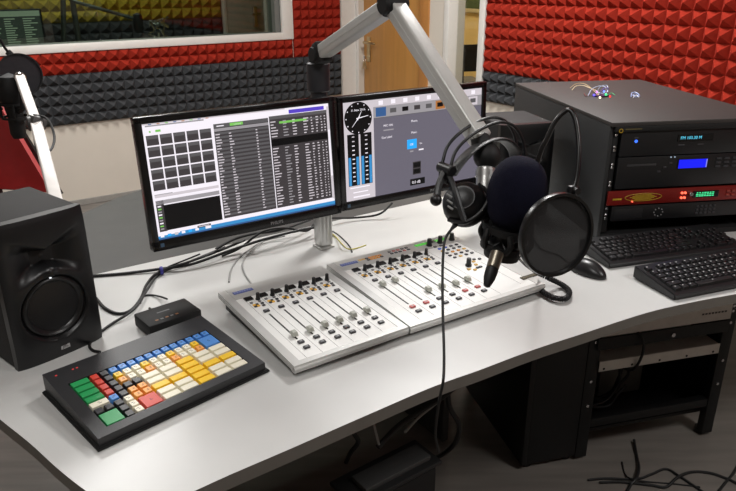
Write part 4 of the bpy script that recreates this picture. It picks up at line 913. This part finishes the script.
# things on top of the rack
zt = .74 + RH
w0 = thing('wire_bundle', 'tangle of thin wires with a small lit circuit board on the rack top', 'wires', atz(602, 96, zt))
b = MB(); c = atz(601, 96.5, zt); b.box(c + Vector((0, 0, .003)), (.05, .034, .003), .0005, rot=(0, 0, .5)); pcb = obj('circuit_board', b, mat('dark_board', (60, 40, 70), .4), w0, world=True)
for (x, y, col) in ((594, 95, (90, 80, 255)), (600, 97.5, (255, 230, 190)), (606, 94.5, (60, 230, 120)), (610, 96.5, (190, 40, 40)), (597, 92, (180, 90, 255)), (604, 91.5, (90, 120, 255))):
    b = MB(); b.sphere(atz(x, y, zt + .007), .0038, seg=10); obj('light', b, emat('led_%d_%d_%d' % col, col, 2.5), w0, world=True)
def wire(pts, col, name='wire', par=None, r=.0013):
    mb = MB(); mb.tube([atz(x, y, zt + hz) for x, y, hz in pts], r, 6); return obj(name, mb, mat('wire_%d_%d_%d' % col, col, .4), par, world=True)
wire([(572, 90, .002), (576, 86, .014), (583, 85.5, .018), (590, 88, .016), (596, 90.5, .008), (599, 95, .005)], (226, 206, 170), par=w0)
wire([(570, 88, .002), (577, 83.5, .016), (585, 84, .018), (593, 90, .008), (598, 95, .005)], (196, 168, 130), par=w0)
wire([(588, 96, .003), (592, 89, .02), (600, 86, .03), (606, 88, .026), (604, 93, .014), (598, 92, .01), (600, 87, .026), (607, 85.5, .03), (608, 92, .012)], (190, 200, 226), par=w0)
wire([(599, 96, .004), (603, 89, .028), (608, 88, .024), (606, 94, .006)], (110, 90, 190), par=w0)
wire([(606, 96, .003), (611, 93, .006), (615, 95, .002)], (80, 180, 120), par=w0); wire([(590, 94, .003), (586, 96, .003), (584, 93, .004)], (120, 60, 60), par=w0)
w1 = thing('wire_offcut', 'small curl of pale blue wire at the right of the rack top', 'wire', atz(635, 97, zt))
wire([(631, 97, .0015), (632, 93, .01), (636, 92.5, .012), (639, 95, .007), (636, 97, .003), (633, 95, .008), (637, 94, .01), (640, 96.5, .002)], (160, 176, 220), par=w1, r=.0016)
wire([(633, 98, .0015), (636, 95, .007), (639, 97.5, .0015)], (230, 232, 238), par=w1, r=.0014)

# ================================================================== KEYBOARDS AND MOUSE
def keyboard(label, loc, yaw, keyc, printc):
    t = thing('computer_keyboard', label, 'keyboard', (loc.x, loc.y, .74), yaw)
    W, Dp, zf, zr = .448, .149, .017, .035
    def z(y): return zf + (zr - zf) * y / Dp
    b = MB(); b.loft([(0, 0, .003), (0, Dp, .003), (0, Dp, zr), (0, .004, zf), (0, 0, zf - .004)], [(W, 0, .003), (W, Dp, .003), (W, Dp, zr), (W, .004, zf), (W, 0, zf - .004)])
    bmesh.ops.bevel(b.bm, geom=[e for e in b.bm.edges], offset=.0022, segments=2, affect='EDGES'); obj('case', b, mat('keyboard_case', (28, 28, 30), .38), t)
    for x in (.03, W - .03):
        for y in (.02, Dp - .015): b = MB(); b.box((x, y, .002), (.03, .01, .004)); obj('rubber_foot', b, RUB(), t)
    sl = math.atan((zr - zf) / Dp); keys = []; P = .019
    x0 = .012
    def add(x, r_, w_): keys.append((x0 + (x + w_ / 2) * P, (.013 + P * (r_ + .5)) if r_ < 5 else .013 + P * 5 + .0135, w_))
    for x, w_ in ((0, 1.25), (1.25, 1.25), (2.5, 1.25), (3.75, 6.25), (10, 1.25), (11.25, 1.25), (12.5, 1.25), (13.75, 1.25)): add(x, 0, w_)
    add(0, 1, 2.25); [add(2.25 + i, 1, 1) for i in range(10)]; add(12.25, 1, 2.75)
    add(0, 2, 1.75); [add(1.75 + i, 2, 1) for i in range(11)]; add(12.75, 2, 2.25)
    add(0, 3, 1.5); [add(1.5 + i, 3, 1) for i in range(12)]; add(13.5, 3, 1.5)
    [add(i, 4, 1) for i in range(13)]; add(13, 4, 2)
    add(0, 5, 1); [add(2 + i + (i // 4) * .5, 5, 1) for i in range(12)]
    [add(15.3 + i, 5, 1) for i in range(3)]; [add(15.3 + i, 4, 1) for i in range(3)]; [add(15.3 + i, 3, 1) for i in range(3)]; add(16.3, 1, 1); [add(15.3 + i, 0, 1) for i in range(3)]
    [add(18.6 + i, 4, 1) for i in range(4)]; [add(18.6 + i, 3, 1) for i in range(3)]; [add(18.6 + i, 2, 1) for i in range(3)]; [add(18.6 + i, 1, 1) for i in range(3)]; add(18.6, 0, 2); add(20.6, 0, 1); add(21.6, 2.5, 1); add(21.6, .5, 1)
    far = sorted(keys, key=lambda k: k[0]); near, rest = far[:98], far[98:]
    pk = {}
    mk = mat('keycap_' + keyc[0], keyc[1], .42); mp = mat('key_print_' + keyc[0], printc, .5)
    def kshape(mb, w_, c=(0, 0, 0)):
        mb.frustum(c, w_ * P - .0014, P - .0014, w_ * P - .006, P - .0055, .0085, mi=0, off=.0008, bev=.0005); mb.box((c[0] - .0025, c[1] + .0035, c[2] + .0086), (.0035, .0028, .0003), mi=1)
    for x, y, w_ in near:
        if w_ not in pk: mb = MB(); kshape(mb, w_); pk[w_] = o = obj('key', mb, [mk, mp], t, smooth=30)
        else: o = pk[w_].copy(); COL.objects.link(o)
        o.location = (x, y, z(y) - .0018); o.rotation_euler = (sl, 0, 0)
    mb = MB()
    for x, y, w_ in rest: kshape(mb, w_, (x, y, z(y) - .001))
    o = obj('number_keys', mb, [mk, mp], t, smooth=30); o['kind'] = 'stuff'
    return t
p_ = atz(608.6, 269); keyboard('black keyboard standing directly in front of the equipment rack', p_ + Vector((0, -.003, 0)), rad(16.5), ('a', (24, 24, 26)), (120, 120, 122))
p_ = atz(674, 301.5); keyboard('black keyboard nearest the front edge of the desk with sharp white key print', p_, rad(20), ('b', (22, 22, 24)), (190, 190, 190))
mo = thing('computer_mouse', 'black computer mouse on the desk behind the pop filter', 'mouse', (.588, 1.672, .74), rad(-58))
b = MB(); t_ = bmesh.new(); bmesh.ops.create_uvsphere(t_, u_segments=32, v_segments=20, radius=1)
for v in t_.verts:
    x, y, z_ = v.co; w_ = .031 * (1 - .12 * x + .05 * x * x); v.co = (x * .058, y * w_, max(0.001, .004 + z_ * .033 * (1 - .25 * x * abs(x) if x > 0 else 1)) if z_ > -.1 else .001)
b._merge(t_); obj('shell', b, mat('mouse_black', (30, 30, 31), .33), mo, smooth=60)
b = MB(); b.box((-.034, 0, .030), (.022, .006, .012), .0028); obj('scroll_wheel', b, mat('grey_wheel', (120, 120, 120), .4), mo)
b = MB(); b.tube([(-.055, 0, .008), (-.08, .004, .004), (-.12, .02, .004), (-.18, .012, .004), (-.25, .05, .004), (-.33, .06, .004), (-.42, .02, .004)], .002, 8); obj('cord', b, RUB(), mo)
# ================================================================== CABLES ON THE DESK
def cable(name, label, pts, r, m=None, group=None, cat='cable'):
    mb = MB(); mb.tube([atz(x, y, .74 + h + r) for x, y, h in pts], r, 8); return single(name, mb, m or RUB(), label, cat, group)
cable('speaker_cable', 'thick black cable running from the left loudspeaker along behind the left monitor', [(92, 276, 0), (124, 273.5, 0), (160, 269, .004), (192, 264, .01), (226, 252, .02), (262, 240, .03), (305, 229, .03), (330, 226, .02)], .0042)
cable('power_cable', 'black cable looping from the left loudspeaker up to the blue tie', [(96, 298, .0), (105, 308, 0), (118, 313.5, 0), (131, 310, .0), (141, 298, 0), (147, 284, 0), (160, 271.5, .008), (190, 261.5, .016), (216, 252, .022), (245, 240, .028)], .0036)
cable('keyboard_cable', 'black cable curling from the blue tie down to the coloured-key keyboard', [(225, 247, .012), (196, 259, .01), (161, 273, .0), (149, 287, .007), (134, 309, .008), (110, 325, 0), (93, 338, 0), (89.5, 346, 0), (93, 350.5, 0), (100, 352, .002)], .0032)
cable('box_cable', 'thin black cable joining the small black box with the bundle', [(167, 299, .012), (160, 296.5, .004), (150, 295, 0), (142, 297, 0), (140, 303, 0), (145, 288, .005), (158, 272, .010), (200, 254, .03)], .0024)
cable('grey_cable', 'thin grey cable in a loose loop under the left monitor', [(229, 282, 0), (231, 270, 0), (238, 259, 0), (250, 249, 0), (264, 241, .004), (285, 236, .01)], .0022, mat('grey_cable', (140, 140, 138), .5))
cable('grey_cable', 'thin grey cable behind the looped one, near the post', [(252, 285, 0), (244, 272, 0), (243, 262, 0), (250, 252, .002), (270, 238, .008), (300, 231, .012)], .0022, MATS['grey_cable'])
cable('monitor_cable', 'black cable hanging in a bundle below the left monitor', [(216, 249, .03), (232, 240, .04), (252, 234, .045), (280, 230, .04), (312, 219, .03)], .004)
cable('monitor_cable', 'second black cable drooping below the left monitor toward the post', [(222, 256, .0), (240, 248, .012), (262, 232, .05), (284, 228, .045), (306, 231, .02), (314, 224, .03)], .0034)
cable('right_monitor_cable', 'black cable drooping from the right monitor to the post', [(392, 203, .04), (383, 212, .02), (372, 216, .008), (350, 218, .008), (332, 218, .02)], .0034)
cable('wire_pair', 'yellow wire beside the aluminium post', [(330, 232, .004), (336, 237, .004), (342, 244, .012), (348, 249, .004), (357, 248, 0), (366, 245, 0)], .0018, mat('yellow_wire', (190, 180, 90), .5), cat='wire')
cable('wire_pair', 'black wire lying next to the yellow one by the post', [(328, 229, .006), (337, 234, .008), (345, 241, .012), (350, 247, .002), (352, 252, 0)], .0022, cat='wire')
mb = MB(); c = atz(161.5, 270.5, .752); mb.tube([c + Vector((0, 0, .010)) * sin(a) + Vector((.35, -.9, 0)) * (.012 * cos(a)) for a in [i * PI / 8 for i in range(16)]], (.004, .0012), 8, True, 2, flat=(.9, .35, 0)); single('cable_tie', mb, mat('blue_tie', (60, 56, 150), .6), 'blue cable tie around the black cables beside the left loudspeaker', 'cable tie')

# ================================================================== GUEST MICROPHONE AT THE LEFT
Lb = att(55, 197, 2.0); Lj = att(36, 123, 2.22); Lt = att(20, 78, 2.46)
Lb2 = Lb + (Lb - Lj) * .22; base = Lb + (Lb - Lj) * .30; base.z = .738
bo = thing('microphone_boom_arm', 'white jointed boom arm rising behind the left loudspeaker', 'microphone arm', base)
b = MB(); b.cyl(base, base + Vector((0, 0, .02)), .04, seg=28, bev=.003); b.cyl(base + Vector((0, 0, .018)), Lb2, .016, seg=20); obj('base', b, BLKM(), bo, world=True)
WA = mat('white_arm_paint', (236, 232, 228), .35)
d_ = (Lj - Lb).normalized()
b = MB(); beam(b, Lb2, Lj, .036, .036); obj('lower_arm', b, WA, bo, world=True)
b = MB(); s_ = d_.cross(Vector((0, 0, 1))).normalized(); b.cyl(Lj - s_ * .026, Lj + s_ * .026, .024, seg=24, bev=.003); b.box(Lj, (.05, .05, .04), .008, rot=(0, .5, .9)); obj('elbow', b, mat('grey_joint', (74, 72, 72), .45), bo, world=True)
b = MB(); beam(b, Lj, Lt, .032, .032); obj('upper_arm', b, WA, bo, world=True)
b = MB(); b.sphere(Lt, .022); b.cyl(Lt, Lt + (Lt - Lj).normalized() * .03, .012, seg=16); obj('end_joint', b, CHR(), bo, world=True)
b = MB(); b.tube([att(22, 90, 2.40), att(28, 112, 2.26), att(46, 118, 2.2), att(54, 134, 2.17), att(52, 148, 2.13), att(42, 155, 2.1), att(36, 146, 2.14), att(34, 130, 2.2)], .004, 8); obj('cord', b, RUB(), bo, world=True)
MC2 = att(12, 98, 2.50); PC2 = att(20, 75, 2.56)
mi2 = thing('studio_microphone', 'dark microphone in a shock mount on the white boom arm at the left', 'microphone', MC2)
b = MB(); b.lathe([(0, -.09), (.02, -.088), (.027, -.07), (.028, .0), (.034, .03), (.05, .06), (.05, .1), (.036, .135), (0, .15)], 28, axisM(MC2 + Vector((0, 0, -.06)), (.0, .05, 1))); obj('body', b, BLKM(), mi2, world=True)
b = MB(); c = MC2 + Vector((0, 0, -.07))
for dz in (0, .05): b.lathe([(.042, -.004), (.048, -.004), (.048, .004), (.042, .004), (.042, -.004)], 28, Matrix.Translation(c + Vector((0, 0, dz))), cap=False)
for i in range(4): a = i * PI / 2 + .4; b.cyl(c + Vector((.046 * cos(a), .046 * sin(a), 0)), c + Vector((.046 * cos(a), .046 * sin(a), .05)), .005, seg=8)
b.tube([c + Vector((.03, -.03, .025)), c + Vector((.06, -.05, .05)), Lt], .009, 10); obj('shock_mount', b, BLKM(), mi2, world=True)
pn2 = ((EYE - PC2).normalized() + Vector((.2, 0, .0))).normalized()
po = thing('pop_filter', 'round dark pop filter in front of the window at the left', 'pop filter', M=axisM(PC2, pn2))
b = MB(); b.lathe([(.075, -.005), (.079, -.005), (.0795, 0), (.079, .005), (.075, .005), (.075, -.005)], 56, cap=False); obj('ring', b, BLK(), po)
b = MB(); b.lathe([(0, .001), (.0752, .001)], 56, cap=False); b.lathe([(0, -.002), (.0752, -.002)], 56, cap=False); obj('mesh_screen', b, weave('dark_mesh', (30, 28, 34), .92), po)
g = [XF[po.name].inverted() @ q for q in (att(9.5, 54, 2.55), att(5, 48, 2.53), att(-2, 38, 2.5), att(-12, 40, 2.46), att(-16, 70, 2.44), att(-6, 100, 2.46), MC2 + Vector((-.045, 0, -.04)))]
b = MB(); b.tube(g, .005, 8); obj('gooseneck', b, BLK(), po)
b = MB(); b.box(XF[po.name].inverted() @ att(9.5, 53.5, 2.55), (.022, .02, .016), .003); obj('ring_clamp', b, BLK(), po)

# ================================================================== UNDER THE DESK
UR = Vector((.488, 1.77, 0)); UY = rad(14.6); UW, UD, UH = .722, .49, .70
M_UR = mat('black_rack_steel', (13, 13, 14), .5, .1, bump=.1)
ur = thing('floor_rack', 'open black equipment rack standing on the floor under the desk', 'rack', UR, UY)
b = MB(); b.box((.009, UD / 2, UH / 2 + .01), (.018, UD, UH - .02), .002); obj('side_panel', b, M_UR, ur)
b = MB(); b.box((.105, .012, UH / 2 + .01), (.172, .018, UH - .02), .002); obj('front_blank', b, M_UR, ur)
for x in (UW - .009, .2): b = MB(); b.box((x, UD - .04, UH / 2 + .01), (.018, .05, UH - .02), .002); obj('rear_post', b, M_UR, ur)
b = MB(); b.box((UW - .008, UD / 2, .36), (.004, UD - .08, .56), .001); obj('side_panel', b, M_UR, ur)  # inner side panel, added so the inside of the rack stays black
for x in (.213, UW - .022):
    b = MB(); b.box((x, .016, UH / 2 + .005), (.042, .028, UH - .01), .002); b.box((x + (.019 if x > .4 else -.019), .03, UH / 2 + .005), (.004, .05, UH - .01), .001); ro = obj('rack_rail', b, M_UR, ur)
    for zz in (.50, .482, .44, .30, .21):
        mb = MB(); mb.cyl((x, .004, zz), (x, -.001, zz), .005, seg=12); obj('rack_screw', mb, CHR(), ro)
b = MB(); b.box((.46, .02, .135), (.46, .03, .03), .002); b.box((.46, UD / 2, .09), (.5, UD - .06, .012), .001); b.box((.46, UD - .02, .135), (.46, .02, .03)); obj('bottom_frame', b, M_UR, ur)
b = MB(); b.box((UW / 2, UD / 2, UH - .01), (UW, UD, .016), .002); obj('top_frame', b, M_UR, ur)
b = MB(); b.box((UW / 2, UD - .010, .37), (UW - .04, .006, .62)); obj('rear_panel', b, M_UR, ur)  # added full-width backing, darkens the rack interior and hides the floor behind
for x in (.03, .17, UW - .03):
    for y in (.03, UD - .03):
        b = MB(); b.cyl((x, y, 0), (x, y, .022), .016, seg=14); obj('foot', b, RUB(), ur)
URX = Matrix.Translation(UR) @ Matrix.Rotation(UY, 4, 'Z')
bp_ = thing('blanking_panel', 'grey blank panel at the top of the floor rack with a small type label', 'rack panel', M=URX @ Matrix.Translation((0, 0, .458)))
b = MB(); b.box((.453, -.003, .028), (.474, .004, .056), .001); obj('plate', b, mat('grey_plate', (196, 190, 184), .5, .2), bp_)
b = MB()
for i in range(8): b.box((.582 + i * .012, -.0053, .03), (.008, .0006, .006))
obj('print', b, mat('dark_print', (70, 66, 62), .6), bp_, smooth=0)
br = thing('cable_bracket', 'black cross bar screwed across the floor rack under the grey panel', 'rack panel', M=URX @ Matrix.Translation((0, 0, .412)))
b = MB(); b.box((.453, -.004, .021), (.474, .006, .042), .002); obj('bar', b, BLKM(), br)
b = MB(); b.cyl((.48, -.006, .02), (.48, -.012, .02), .007, seg=16); obj('bolt', b, CHR(), br)
sh = thing('rack_shelf', 'pale grey slotted shelf lip inside the floor rack', 'shelf', M=URX @ Matrix.Translation((0, 0, .335)))
b = MB(); b.box((.453, -.0025, .017), (.44, .003, .036), .001); b.box((.453, .17, .033), (.43, .34, .003)); obj('tray', b, mat('pale_grey_steel', (212, 209, 203), .45, .2), sh)
for i in range(5):
    b = MB(); b.cyl((.25 + i * .1, -.0035, .008), (.25 + i * .1, -.0048, .008), .004, seg=10); obj('slot', b, BLKM(), sh)
cq = URX @ Vector((.33, .15, .11)); cl = thing('cable_coil', 'dark coil of cable lying inside the floor rack', 'cable', cq)
b = MB(); rr = random.Random(5); cp = []
for i in range(90):
    a = i * .42; r_ = .095 + rr.uniform(-.012, .012); cp.append(URX @ Vector((.33 + r_ * cos(a), .13 + .05 * sin(a * .31) + .02, .215 + r_ * sin(a))))
b.tube(cp, .005, 8, sub=3); obj('loops', b, RUB(), cl, world=True)
b = MB(); b.tube([URX @ Vector(p) for p in ((.345, .02, .47), (.36, -.02, .44), (.368, -.022, .39), (.36, .0, .32), (.35, .06, .30))], .0045, 8); single('hanging_cable', b, RUB(), 'black cable hanging over the shelf lip in the floor rack', 'cable')
X = URX @ Matrix.Translation((.46, .26, .098)); b = MB(); b.box((0, 0, .075), (.17, .16, .15), .004, M=X); single('steel_box', b, mat('dull_steel', (96, 94, 90), .45, .4), 'dull grey metal box at the back of the floor rack', 'box')

# box and cables under the middle of the desk
BZ = .30
pa, pb_, pcn, pd = atz(333.6, 472, BZ), atz(413, 433, BZ), atz(439, 460, BZ), atz(357, 491, BZ)
yaw = math.atan2(pb_.y - pa.y, pb_.x - pa.x); cx_ = (pa + pcn) / 2
wL, wD = (pb_ - pa).length, (pd - pa).length
pw = thing('floor_case', 'dull black case with a flat lid standing under the desk amid cables', 'case', (cx_.x, cx_.y, 0), yaw)
b = MB(); b.box((0, 0, BZ / 2 - .02), (wL, wD, BZ - .04), .006); obj('body', b, BLKM(), pw)
b = MB(); b.box((0, 0, BZ - .022), (wL + .02, wD + .02, .014), .004); obj('rim', b, mat('black_rim', (34, 34, 35), .45), pw)
b = MB(); b.box((.012, -.006, BZ - .008), (wL - .05, wD - .03, .016), .004); obj('lid', b, mat('dark_grey_lid', (70, 70, 70), .5), pw)
def tcable(name, label, pts, r, m=None):
    mb = MB(); mb.tube(pts, r, 8); return single(name, mb, m or RUB(), label, 'cable')
tcable('desk_cable', 'pale cable hanging from the desk edge onto the black case', [att(372, 415, 1.56), att(374, 425, 1.56), att(377, 437, 1.58), att(379, 445, 1.58)], .003, mat('grey_cable', (140, 140, 138), .5))
tcable('desk_cable', 'thick black cable rising from the black case toward the desk', [att(378, 447, 1.62), att(396, 428, 1.66), att(414, 415, 1.7), att(438, 400, 1.72), att(458, 385, 1.72)], .007)
tcable('desk_cable', 'thin grey cable rising beside the thick one toward the desk', [att(405, 432, 1.66), att(418, 418, 1.7), att(434, 405, 1.72), att(455, 388, 1.72)], .0035, mat('grey_cable', (140, 140, 138), .5))
tcable('desk_cable', 'black cable looping down beside the black case to the floor', [att(447, 388, 1.74), att(450, 408, 1.78), att(459, 425, 1.86), att(455, 443, 1.95), att(440, 456, 2.03), atz(425, 462, .006)], .007)
tcable('desk_cable', 'black cable at the rear left of the case under the desk', [att(353, 432, 1.7), att(358, 442, 1.72), att(351, 452, 1.74), att(346, 462, 1.8)], .006)

# cables on the floor at the right
def floor(pts, r, name, label):
    mb = MB(); mb.tube([atz(x, y, r + h) for x, y, h in pts], r, 8, sub=8); single(name, mb, RUB(), label, 'cable')
floor([(588, 480, 0), (606, 478.5, 0), (636.5, 479, 0), (652, 474, 0), (666, 469, 0), (679, 476, 0), (700, 490, 0), (715, 500, 0), (750, 520, 0)], .004, 'floor_cable', 'black cable with a low peak lying across the floor at the right')
floor([(600, 482.5, 0), (620, 482, 0), (650, 485, 0), (666, 487, 0), (678, 477, .008), (692, 472, 0), (710, 473, 0), (728, 479, 0), (748, 487, 0), (800, 492, 0)], .0045, 'floor_cable', 'black cable bending into a wide arch on the floor at the right')
floor([(634, 440, .006), (637, 457, .0), (639, 468, .006), (636, 479, .009), (630, 486, 0), (627, 500, 0), (640, 540, 0)], .0045, 'floor_cable', 'black cable running out from under the floor rack towards the camera')
floor([(700, 540, 0), (714, 500, 0), (722, 487, 0), (732, 475, 0), (748, 456, 0), (800, 430, 0)], .004, 'floor_cable', 'black cable crossing the floor diagonally at the right edge')
floor([(622, 462, 0), (625, 474, 0), (633, 479.5, .009), (650, 482, .0), (675, 484, 0), (700, 487, 0)], .0025, 'floor_cable', 'thin dark wire lying between the thicker floor cables')
